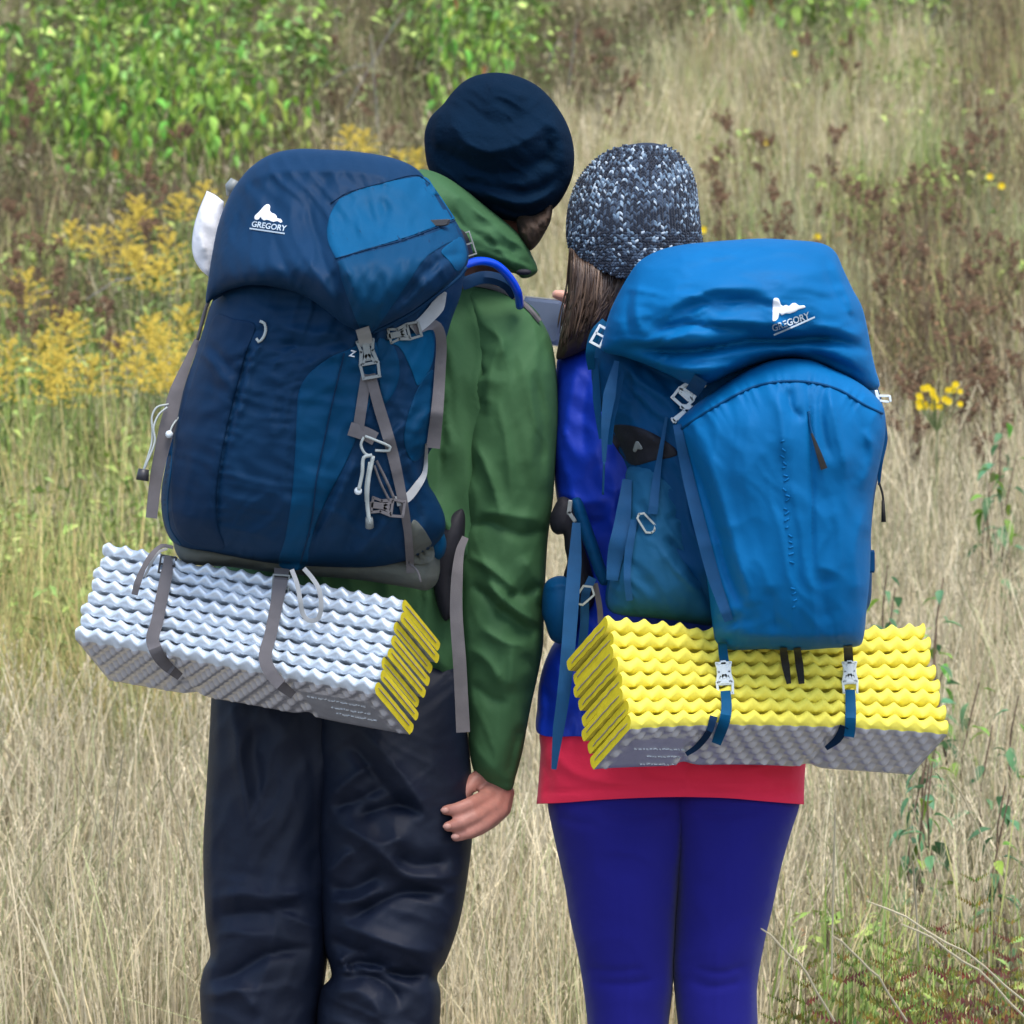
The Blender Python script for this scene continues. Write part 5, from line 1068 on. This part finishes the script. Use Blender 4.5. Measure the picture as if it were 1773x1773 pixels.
kind[~L_ & (vp > 60) & (vp < 620) & (n1 > .44) & (n2 < .5)] = 7
kind[(hp > 1450) & (vp > 700) & (vp < 1150) & (n3 > .66)] = 7
kind[L_ & (vp < 560) & (n3 > .58)] = 4
kind[L_ & (vp < 360 + 60 * n1) & (n2 > .35)] = 4
kind[(hp > 520) & (hp < 1130) & (vp < 240 + 120 * (n1 - .5)) & (n2 > .42)] = 4
kind[(hp > 1100) & (vp < 60)] = 4
kind[(hp > 1180) & (vp < 720) & (vp > 330) & (n2 > .46)] = 5
kind[(hp > 1180) & (vp < 480) & (n3 > .60)] = 3
kind[(hp > 1480) & (vp < 740) & (vp > 360) & (n2 > .38)] = 5
kind[(hp > 1650) & (vp < 330) & (n2 > .44)] = 5
kind[(hp < 120) & (vp > 330) & (vp < 560) & (n3 > .45)] = 5
kind[(hp > 1300) & (vp > 1560) & (n2 > .52)] = 3
kind[(hp > 1350) & (vp > 1500) & (n3 > .58)] = 5
kind[(vp < 250 - np.clip(hp - 330, 0, 400) * .5 + 70 * (n3 - .5)) & (hp > 60) & (hp < 560) & (n3 > .47)] = 6
kind[(vp < 120) & (np.abs(hp - 815) < 90)] = 6
kind[(vp < 60) & (np.abs(hp - 1420) < 170) & (n3 > .4)] = 6
P = np.stack([xx, yy, zz], 1)
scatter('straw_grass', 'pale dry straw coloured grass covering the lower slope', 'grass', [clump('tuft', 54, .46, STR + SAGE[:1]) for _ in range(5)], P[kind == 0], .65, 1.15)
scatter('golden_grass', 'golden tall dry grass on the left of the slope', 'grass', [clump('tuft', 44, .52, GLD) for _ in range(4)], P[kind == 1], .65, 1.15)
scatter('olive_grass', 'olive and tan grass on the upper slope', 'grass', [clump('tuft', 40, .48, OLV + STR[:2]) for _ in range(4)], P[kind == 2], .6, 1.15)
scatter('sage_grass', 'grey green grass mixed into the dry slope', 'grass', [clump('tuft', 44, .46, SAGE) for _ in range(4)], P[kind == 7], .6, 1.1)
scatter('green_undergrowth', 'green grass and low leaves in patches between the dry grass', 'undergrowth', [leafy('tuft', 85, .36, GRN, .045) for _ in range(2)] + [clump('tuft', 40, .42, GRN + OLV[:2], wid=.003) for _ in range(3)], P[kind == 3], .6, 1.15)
scatter('shaded_undergrowth', 'dark brown dead stems and low leaves, shade under the bushes in their colour', 'undergrowth', [leafy('tuft', 80, .38, DRK + GRN[2:3], .035, stems=14) for _ in range(3)] + [clump('tuft', 34, .45, DRK + OLV[:1], wid=.003, lean=.6) for _ in range(2)], P[kind == 4], .6, 1.15)
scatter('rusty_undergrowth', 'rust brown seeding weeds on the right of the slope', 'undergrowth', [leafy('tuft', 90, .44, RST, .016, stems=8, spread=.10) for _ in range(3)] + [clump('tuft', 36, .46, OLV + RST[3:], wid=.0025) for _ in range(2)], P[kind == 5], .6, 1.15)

LIM = [(.23, .42, .07), (.32, .49, .09), (.17, .32, .08), (.39, .49, .13), (.26, .37, .11)]
scatter('green_understorey', 'bright green broad leaved growth filling the thickets', 'undergrowth', [leafy('tuft', 70, .55, LIM, .06, spread=.15, stems=8) for _ in range(3)] + [clump('tuft', 40, .5, OLV + DRK, wid=.003)], P[kind == 6], .7, 1.1)
# ---- plants that stand out singly
M['leaf_green'] = mat('green leaf', (.23, .43, .06), rough=.6, var=.2, vscale=30, obj_var=.035, trans=.3, spec=.35)
M['leaf_lime'] = mat('lime leaf', (.38, .52, .09), rough=.6, var=.2, vscale=30, obj_var=.03, trans=.3, spec=.35)
M['leaf_blue'] = mat('blue green leaf', (.12, .27, .11), rough=.55, var=.2, vscale=30, obj_var=.03, trans=.25, spec=.4)
M['leaf_peach'] = mat('orange turning leaf', (.48, .20, .09), rough=.6, var=.2, vscale=30, obj_var=.02, trans=.3)
M['stem_green'] = mat('green stem', (.13, .17, .06), rough=.7, var=.2, vscale=20)
M['stem_brown'] = mat('brown stem', (.14, .09, .055), rough=.8, var=.25, vscale=20)
M['straw'] = mat('straw stalk', (.46, .40, .26), rough=.7, var=.15, vscale=12)
M['twig'] = mat('grey dead twig', (.30, .27, .24), rough=.8, var=.2, vscale=12)
M['gold'] = mat('goldenrod plume', (.52, .38, .05), rough=.8, var=.3, vscale=35, obj_var=.0)
M['rust'] = mat('rust brown seed head', (.135, .078, .042), rough=.9, var=.35, vscale=40)
M['yellow'] = mat('yellow petals', (.85, .62, .01), rough=.6, var=.1)
M['frond'] = mat('fern frond', (1, 1, 1), attr=True, rough=.7, var=.25, vscale=20, trans=.25)
def leaf_mesh(name, m, L=1.0, Wd=.42, droop=.35, n=5):
    v = []; f = []
    for i in range(n + 1):
        t = i / n; w = Wd * .5 * (math.sin(math.pi * min(1, t ** .8 * 1.0)) ** .9) * (1 - .25 * t) if 0 < i < n else .006
        z = -droop * t * t * L; y = L * t * (1 - .12 * t)
        v += [(-w, y, z + w * .35), (0, y, z), (w, y, z + w * .35)]
    for i in range(n):
        a = i * 3; f += [(a, a + 1, a + 4, a + 3), (a + 1, a + 2, a + 5, a + 4)]
    me = bpy.data.meshes.new(name); me.from_pydata(v, [], f); me.materials.append(m); me.polygons.foreach_set('use_smooth', np.ones(len(me.polygons), dtype=bool)); return me
LM = {k: [leaf_mesh('leaf', M[k], 1, w_, d_) for w_, d_ in ((.46, .3), (.55, .5), (.38, .7))] for k in ('leaf_green', 'leaf_lime', 'leaf_blue', 'leaf_peach')}
def put_leaf(root, me, p, yaw, pitch, roll, L):
    o = bpy.data.objects.new('leaf', me); COL.objects.link(o); o.parent = root
    o.matrix_local = Matrix.Translation(p) @ Matrix.Rotation(yaw, 4, 'Z') @ Matrix.Rotation(pitch, 4, 'X') @ Matrix.Rotation(roll, 4, 'Y') @ Matrix.Scale(L, 4)
    return o
def leafy_plant(name, label, cat, px, py, h, nstem, nleaf, L, kinds, group, spread=.16, seed=0, droop=(-1.3, -.3), stemm='stem_green', peach=0.0, low=.15):
    rr = random.Random(seed); x, y, z = ground_at(px, py, h)
    root = thing(name, label, cat, (x, y, z), group); m = MB(); lf = []
    for s in range(nstem):
        a = rr.uniform(0, 6.283); r = spread * rr.uniform(.2, 1) if nstem > 1 else 0; hh = h * rr.uniform(.72, 1) if s else h
        q = [Vector((r * .4 * math.cos(a) * (1 - t) + r * math.cos(a) * t + .02 * math.sin(t * 6 + s), r * .4 * math.sin(a) + r * .6 * math.sin(a) * t, hh * t)) for t in [i / 7 for i in range(8)]]
        m.tube(q, [.0045 - .003 * i / 7 for i in range(8)], 5)
        k = nleaf // nstem
        for j in range(k):
            t = low + (1 - low) * (j + rr.random() * .6) / k; i = min(6, int(t * 7)); p = q[i].lerp(q[i + 1], t * 7 - i) if t < 1 else q[-1]
            lf.append((p, j * 2.4 + rr.uniform(-.5, .5), rr.uniform(*droop), rr.uniform(-.5, .5), L * rr.uniform(.6, 1.2) * (1.05 - .35 * t)))
    m.build('stem', M[stemm], None).parent = root
    for p, yaw, pit, rol, l in lf:
        kk = 'leaf_peach' if rr.random() < peach else rr.choice(kinds)
        put_leaf(root, rr.choice(LM[kk]), p + Vector((-math.sin(yaw), math.cos(yaw), 0)) * .012, yaw, pit, rol, l)
    return root
G, Li, Bl = 'leaf_green', 'leaf_lime', 'leaf_blue'
thicket = [(40, -40, .9, 'at the very top left corner of the photo'), (120, -70, 1.0, 'second from the left edge in the top thicket'), (15, 70, .7, 'cut by the left edge below the top corner plant'), (190, -30, .95, 'above the lime drooping shoots, far up left'), (150, 60, .8, 'with round dark leaves left of the lime plant'),
           (260, -60, 1.0, 'in the middle of the top left thicket'), (300, 30, .85, 'front row of the thicket above the navy pack lid'), (350, -50, 1.0, 'right of the thicket middle, reaching the top edge'), (400, 20, .85, 'above and left of the navy pack lid top'), (440, 90, .7, 'lighter one nearest the top of the navy pack'),
           (500, 110, .62, 'rightmost low one of the thicket, lime tinted'), (225, 120, .7, 'between the dark hollow and the lime plant'), (350, 130, .65, 'lowest of the thicket right above the navy lid')]
for i, (px, py, h, d) in enumerate(thicket):
    leafy_plant('leafy_shrub', 'bright green leafy shrub ' + d, 'shrub', px, py, h, 4, 80, .085, [G, G, Li] if i not in (9, 10, 12) else [Li, Li, G], 'green shrubs in the thicket at the upper left', .17, 10 + i, peach=.012)
leafy_plant('leafy_shrub', 'lime green shrub with drooping shoots in front of the thicket, left of the navy pack', 'shrub', 265, 192, .5, 5, 60, .085, [Li, Li, G], 'green shrubs in the thicket at the upper left', .13, 41)
for i, (px, py, h, d) in enumerate([(765, -60, .85, 'leftmost above the navy hat'), (820, -30, .8, 'directly above the navy hat with orange tinged leaves'), (875, 0, .7, 'right of the navy hat top, the lowest of three')]):
    leafy_plant('leafy_shrub', 'bright green shrub ' + d, 'shrub', px, py, h, 4, 80, .085, [G, Li, G], 'green shrubs above the navy hat', .12, 60 + i, peach=.05)
for i, (px, py, h, d) in enumerate([(1290, -60, .6, 'leftmost at the top edge above the blue pack'), (1390, -50, .6, 'with orange leaves at the top edge above the blue pack'), (1470, -40, .6, 'third along the top edge above the blue pack'), (1550, -20, .5, 'rightmost at the top edge above the blue pack')]):
    leafy_plant('leafy_shrub', 'green shrub ' + d, 'shrub', px, py, h, 4, 56, .10, [G, Li, G], 'green shrubs at the top edge on the right', .18, 80 + i, peach=.1)
for i, (px, py, h, n, d) in enumerate([(1558, 978, .45, 22, 'touching the right side of the blue pack'), (1612, 1000, .42, 20, 'with red brown stem above the yellow mat end'), (1662, 1052, .42, 18, 'right of the yellow mat end'), (1735, 712, .42, 22, 'tallest at the right edge level with the blue pack'),
                                       (1700, 790, .32, 14, 'low beside the tall one at the right edge'), (1598, 1282, .30, 18, 'just below the lower right corner of the yellow mat'), (1650, 1320, .30, 18, 'below right of the yellow mat'), (1735, 1205, .30, 14, 'at the right edge right of the yellow mat'), (1725, 1360, .30, 16, 'at the right edge below the yellow mat'), (1630, 1130, .35, 14, 'close behind the yellow mat end')]):
    leafy_plant('leafy_plant', 'green broad leaved plant ' + d, 'plant', px, py, h + .25, 2, int(n * 1.8), .07, [G, Bl, Bl], 'green leafy plants in the dry grass on the right', .06, 120 + i, (-.9, .4), 'stem_brown', .0, .2)
for i, (px, py, d) in enumerate([(70, 770, 'low at the left edge under the goldenrod'), (140, 830, 'left of the grey side strap'), (200, 780, 'near the grey cord left of the navy pack')]):
    leafy_plant('leafy_plant', 'small green leafy plant in golden grass ' + d, 'plant', px, py, .34, 2, 18, .05, [G, Li], 'green leafy plants in the golden grass on the left', .08, 140 + i, (-.9, .4), 'stem_green', .0, .2)
def spray(m, c, dirv, L, n, s, rr):
    """an arching spray of tiny florets"""
    for i in range(n):
        t = (i + rr.random()) / n; p = c + dirv * L * t + Vector((0, 0, -.25 * L * t * t)) + Vector((rr.gauss(0, s), rr.gauss(0, s), rr.gauss(0, s)))
        a = rr.uniform(0, 6.28); e = s * rr.uniform(.7, 1.5); u = Vector((math.cos(a), math.sin(a) * .6, rr.uniform(-.5, .5))) * e; w = Vector((-math.sin(a) * .5, .3, 1)).normalized() * e * .8
        m.add([p - u, p + w, p + u, p - w], [(0, 1, 2, 3)])
def goldenrod(px, py, h, size, seed, label, group):
    rr = random.Random(seed); x, y, z = ground_at(px, py, h); root = thing('goldenrod', label, 'goldenrod', (x, y, z), group)
    m = MB(); q = [Vector((.03 * math.sin(t * 2 + seed), 0, (h - size * .5) * t)) for t in [i / 6 for i in range(7)]]; m.tube(q, [.003] * 7, 5)
    for i in range(26):
        t = rr.uniform(.2, .97); p = q[min(5, int(t * 6))].lerp(q[min(5, int(t * 6)) + 1], t * 6 % 1); a = rr.uniform(0, 6.28); d = Vector((math.cos(a), math.sin(a), .5)).normalized(); sdv = d.cross(Vector((0, 0, 1))).normalized() * .004; L = rr.uniform(.03, .06)
        m.add([p, p + d * L * .5 + sdv, p + d * L, p + d * L * .5 - sdv], [(0, 1, 2, 3)])
    m.build('stem', M['stem_green'], None).parent = root
    m = MB()
    for i in range(14):
        t = i / 13; a = i * 2.4; c = q[-1] + Vector((0, 0, size * (t - .15) * .9)); d = Vector((math.cos(a), math.sin(a), .35 + .8 * t)).normalized(); spray(m, c, d, size * 1.0 * (1.08 - t * .8), 24, .0038, rr)
    m.build('flower_plume', M['gold'], None).parent = root
gr = [(130, 402, 'paper'), (165, 415, 'paper'), (198, 408, 'paper'), (228, 360, 'paper'), (255, 372, 'paper'), (215, 445, 'paper'), (312, 352, 'paper'), (345, 338, 'paper'), (240, 455, 'paper'), (305, 432, 'paper'), (292, 472, 'paper'),
      (45, 495, 'band'), (28, 612, 'band'), (62, 598, 'band'), (92, 575, 'band'), (72, 640, 'band'), (112, 610, 'band'), (146, 562, 'band'), (122, 640, 'band'), (168, 645, 'band'), (206, 610, 'band'), (224, 642, 'band'), (240, 578, 'band'), (262, 590, 'band'), (278, 568, 'band'), (300, 610, 'band'), (322, 552, 'band'), (318, 640, 'band'), (275, 650, 'band'), (15, 660, 'band'), (92, 672, 'band'),
      (615, 235, 'lid'), (645, 245, 'lid'), (705, 285, 'lid'), (725, 275, 'lid')]
nm = {'paper': ('in the upper drift left of the white paper', 'goldenrods left of the white paper'), 'band': ('in the lower band left of the navy pack', 'goldenrods in the band left of the navy pack'), 'lid': ('between the navy pack lid and the navy hat', 'goldenrods behind the navy pack lid')}
ords = ['leftmost', 'second from the left', 'third from the left', 'fourth from the left', 'fifth from the left', 'sixth from the left', 'seventh from the left', 'eighth from the left', 'ninth from the left', 'tenth from the left', 'eleventh from the left', 'twelfth from the left', 'thirteenth from the left', 'fourteenth from the left', 'fifteenth from the left', 'sixteenth from the left', 'seventeenth from the left', 'eighteenth from the left', 'nineteenth from the left', 'twentieth from the left']
for key in nm:
    sub = sorted([g_ for g_ in gr if g_[2] == key])
    for i, (px, py, _) in enumerate(sub): goldenrod(px, py, .52, .085 + .02 * (i % 3), 200 + i * 7 + len(key), 'goldenrod ' + ords[i] + ' ' + nm[key][0], nm[key][1])
def dock(px, py, h, seed, label, group, size=.07):
    rr = random.Random(seed); x, y, z = ground_at(px, py, h); root = thing('seeding_weed', label, 'weed', (x, y, z), group)
    m = MB(); le = rr.uniform(-.06, .06); q = [Vector((le * t * t, 0, h * t)) for t in [i / 6 for i in range(7)]]; m.tube(q, [.0028 - .0003 * i for i in range(7)], 5)
    br = [(q[-1], Vector((rr.uniform(-.2, .2), rr.uniform(-.3, .3), 1)).normalized())]
    for i in range(6):
        p = q[rr.choice((3, 4, 4, 5, 5))] + Vector((0, 0, rr.uniform(0, .05))); d = Vector((rr.uniform(-1, 1), rr.uniform(-1, 1), 1.1)).normalized(); m.tube([p, p + d * size * .9], .0013, 4); br.append((p + d * size * .8, d))
    m.build('stem', M['stem_brown'], None).parent = root
    for p, d in br: m = MB(); spray(m, p - d * size * .35, d, size * rr.uniform(.5, .8), 26, .0062, rr); m.build('seed_head', M['rust'], None).parent = root
dk = [(1285, 208, 'R'), (1318, 228, 'R'), (1262, 285, 'R'), (1335, 330, 'R'), (1352, 312, 'R'), (1432, 228, 'R'), (1622, 262, 'R'), (1600, 290, 'R'), (1655, 238, 'R'), (1700, 195, 'R'), (1728, 165, 'R'), (1500, 312, 'R'), (1522, 336, 'R'), (1415, 62, 'R'), (1465, 55, 'R'), (1398, 360, 'R'), (1238, 322, 'R'), (1550, 305, 'R'), (1560, 378, 'R'),
      (1632, 372, 'M'), (1682, 400, 'M'), (1738, 425, 'M'), (1662, 455, 'M'), (1600, 430, 'M'), (1572, 640, 'M'), (1602, 655, 'M'), (1662, 640, 'M'), (1745, 660, 'M'), (1700, 520, 'M'), (1530, 420, 'M'), (1640, 520, 'M'), (1755, 560, 'M'), (1720, 640, 'M'),
      (48, 150, 'L'), (30, 165, 'L'), (95, 470, 'L'), (55, 440, 'L'), (70, 420, 'L'), (330, 222, 'L'), (245, 292, 'L'), (168, 530, 'L'), (22, 350, 'L'), (235, 385, 'L'), (60, 490, 'L'), (120, 455, 'L'), (205, 520, 'L'), (300, 310, 'L'),
      (662, 130, 'C'), (590, 70, 'C'), (1060, 130, 'C'), (1045, 55, 'C'), (1010, 60, 'C')]
wn_ = {'R': ('on the slope above the blue pack', 'rusty weeds on the slope above the blue pack'), 'M': ('right of the blue pack', 'rusty weeds right of the blue pack'), 'L': ('at far left among the goldenrods', 'rusty weeds on the left'), 'C': ('near the navy hat', 'rusty weeds near the navy hat')}
for key in wn_:
    sub = sorted([g_ for g_ in dk if g_[2] == key])
    for i, (px, py, _) in enumerate(sub): dock(px, py, .56, 400 + i * 3 + ord(key), 'rusty weed, ' + ords[i] + ' ' + wn_[key][0], wn_[key][1], .07 + .02 * (i % 3))
def flower(px, py, h, seed, label, heads, size):
    rr = random.Random(seed); x, y, z = ground_at(px, py, h); root = thing('yellow_flower', label, 'flower', (x, y, z), 'yellow flowers on the right slope')
    m = MB(); m.tube([Vector((0, 0, h * t)) for t in (0, .4, .8)], .002, 5); pos = []
    for k in range(heads):
        p = Vector((rr.uniform(-1, 1) * size * (heads > 1), rr.uniform(-.5, .5) * size * (heads > 1), h - (rr.uniform(0, .06) if heads > 1 else 0))); m.tube([Vector((0, 0, h * .8)), p], .0012, 4); pos.append(p)
    m.build('stem', M['stem_green'], None).parent = root
    for p in pos:
        m = MB(); R0 = rr.uniform(.008, .012) if heads > 1 else .013
        for i in range(10):
            a = i * .628; d = Vector((math.cos(a), -.35, math.sin(a))); s_ = Vector((-math.sin(a), 0, math.cos(a))) * R0 * .28; m.add([p, p + d * R0 * .6 + s_, p + d * R0, p + d * R0 * .6 - s_], [(0, 1, 2, 3)])
        m.sphere(p + Vector((0, -.003, 0)), .003, 4, 0); m.build('flower_head', M['yellow'], None).parent = root
for i, (px, py, d) in enumerate([(1376, 92, 'single bright yellow flower near the top edge above the blue pack'), (1326, 246, 'single yellow flower beside the rusty weed right of the knit hat'), (1415, 410, 'single yellow flower just above the lid of the blue pack'), (1714, 306, 'larger yellow flower at the right side of the slope'), (1734, 322, 'smaller yellow flower beside the larger one at the right'), (1218, 398, 'single yellow flower touching the edge of the knit hat')]):
    flower(px, py, .45, 500 + i, d, 1, .0)
flower(1622, 665, .62, 520, 'ragwort with a cluster of yellow flowers right of the white toggle', 26, .06)
def fern(px, py, h, seed, label, rusty):
    rr = random.Random(seed); x, y, z = ground_at(px, py, h); root = thing('fern', label, 'fern', (x, y, z), 'turning ferns in the lower right corner')
    for k in range(5):
        m = MB(); a = rr.uniform(0, 6.28) if k else 1.5; ln = .0 if k == 0 else rr.uniform(.08, .2); hh = h * (1 if k == 0 else rr.uniform(.6, .95)); q = [Vector((math.cos(a) * ln * t * t, math.sin(a) * ln * t * t, hh * t)) for t in [i / 16 for i in range(17)]]
        m.col = (.16, .09, .04); m.tube(q, [.002 - .0001 * i for i in range(17)], 4)
        for i in range(5, 17):
            for sgn in (-1, 1):
                t = i / 16; L = .085 * (1.15 - t) * 1.25 + .012; d = Vector((sgn * .9, rr.uniform(-.4, .4), .45)).normalized(); rust = rr.random() < rusty * (1.4 - t)
                for j in range(7):
                    p = q[i] + d * L * (j + .5) / 7; cc = (.16, .045, .03) if rust else rr.choice([(.17, .19, .025), (.22, .17, .03), (.12, .16, .03)]); m.col = tuple(v_ * rr.uniform(.7, 1.3) for v_ in cc); e = L * .11 * (1.3 - j / 9)
                    for s2 in (-1, 1):
                        w = Vector((0, rr.uniform(-.3, .3), s2)) * e * 1.3; m.add([p - d * e * .5, p + w + d * e * .6, p + d * e * .6], [(0, 1, 2)])
        fo = m.build('frond', M['frond'], None, col=True); fo.parent = root
for i, (px, py, h, d, ru) in enumerate([(1688, 1530, .62, 'tall fern turning from olive to dark red at the lower right', .5), (1640, 1620, .55, 'dark red low fern left of the tall one at the lower right', .9), (1460, 1625, .55, 'olive yellow fern beside the indigo leggings at the bottom', .25), (1530, 1640, .5, 'olive fern between the leggings and the dark red fern', .3), (1750, 1600, .5, 'green and rust fern at the right edge near the bottom', .4), (1395, 1680, .45, 'low olive fern touching the indigo legging', .3)]):
    fern(px, py, h, 600 + i, d, ru)
def stalk(name, p0, p1, h0, r, m, label, cat, group, seedhead=False):
    x, y, z = ground_at(p0[0], p0[1], h0); x1 = (p1[0] - 886.5) / SC * (y - .1) / D0; z1 = ZC - (p1[1] - 886.5) / SC * (y - .1) / D0
    root = thing(name, label, cat, (x, y, z), group); rr = random.Random(int(p0[0])); b = MB(); A = Vector((0, 0, h0)); B = Vector((x1 - x, -.1, z1 - z)); n = 8
    q = [A.lerp(B, t / n) + Vector((0, 0, .012 * math.sin(math.pi * t / n) * rr.choice((1, 1.5)))) for t in range(n + 1)]; b.tube(q, [r] * n + [r * .5], 5); o = b.build('stalk', m, None); o.parent = root
st = [((1773, 1738), (1500, 1560), 'long fallen straw stalk slanting across the lower right corner, upper one'), ((1773, 1765), (1560, 1600), 'long fallen straw stalk slanting across the lower right corner, lower one'), ((1445, 1773), (1318, 1608), 'straw stalk slanting down right beside the indigo leggings'), ((1570, 1773), (1440, 1620), 'straw stalk slanting between the two olive ferns'),
      ((1440, 1690), (1446, 1400), 'upright pale straw stalk below the strap of the yellow mat'), ((180, 1480), (130, 1320), 'pale straw stalk left of the dark trousers, leaning left'), ((185, 1540), (215, 1290), 'pale straw stalk left of the dark trousers, upright'), ((330, 1500), (285, 1330), 'straw stalk nearest to the left trouser leg'),
      ((1720, 1500), (1640, 1340), 'straw stalk above the tall rust red fern'), ((1590, 1650), (1580, 1490), 'upright straw stalk left of the tall fern')]
for p0, p1, d in st: stalk('straw_stalk', p0, p1, .52, .0015, M['straw'], d, 'straw stalk', 'long straw stalks standing out of the grass')
tw = [((600, 190), (700, 20), 'long grey twig rising right, above the navy pack lid'), ((655, 230), (640, 60), 'upright grey twig above the navy pack lid'), ((560, 150), (640, 110), 'short grey twig leaning across the dark hollow'), ((985, 150), (1000, 30), 'grey twig rising right of the navy hat top'), ((950, 110), (975, 60), 'short grey twig next to the navy hat top'),
      ((1600, 60), (1640, -10), 'grey stalk near the top edge at the right'), ((150, 520), (235, 480), 'pale bent twig among the goldenrods at the left')]
for p0, p1, d in tw: stalk('dead_twig', p0, p1, .5, .0022, M['twig'], d, 'twig', 'grey dead twigs on the slope')
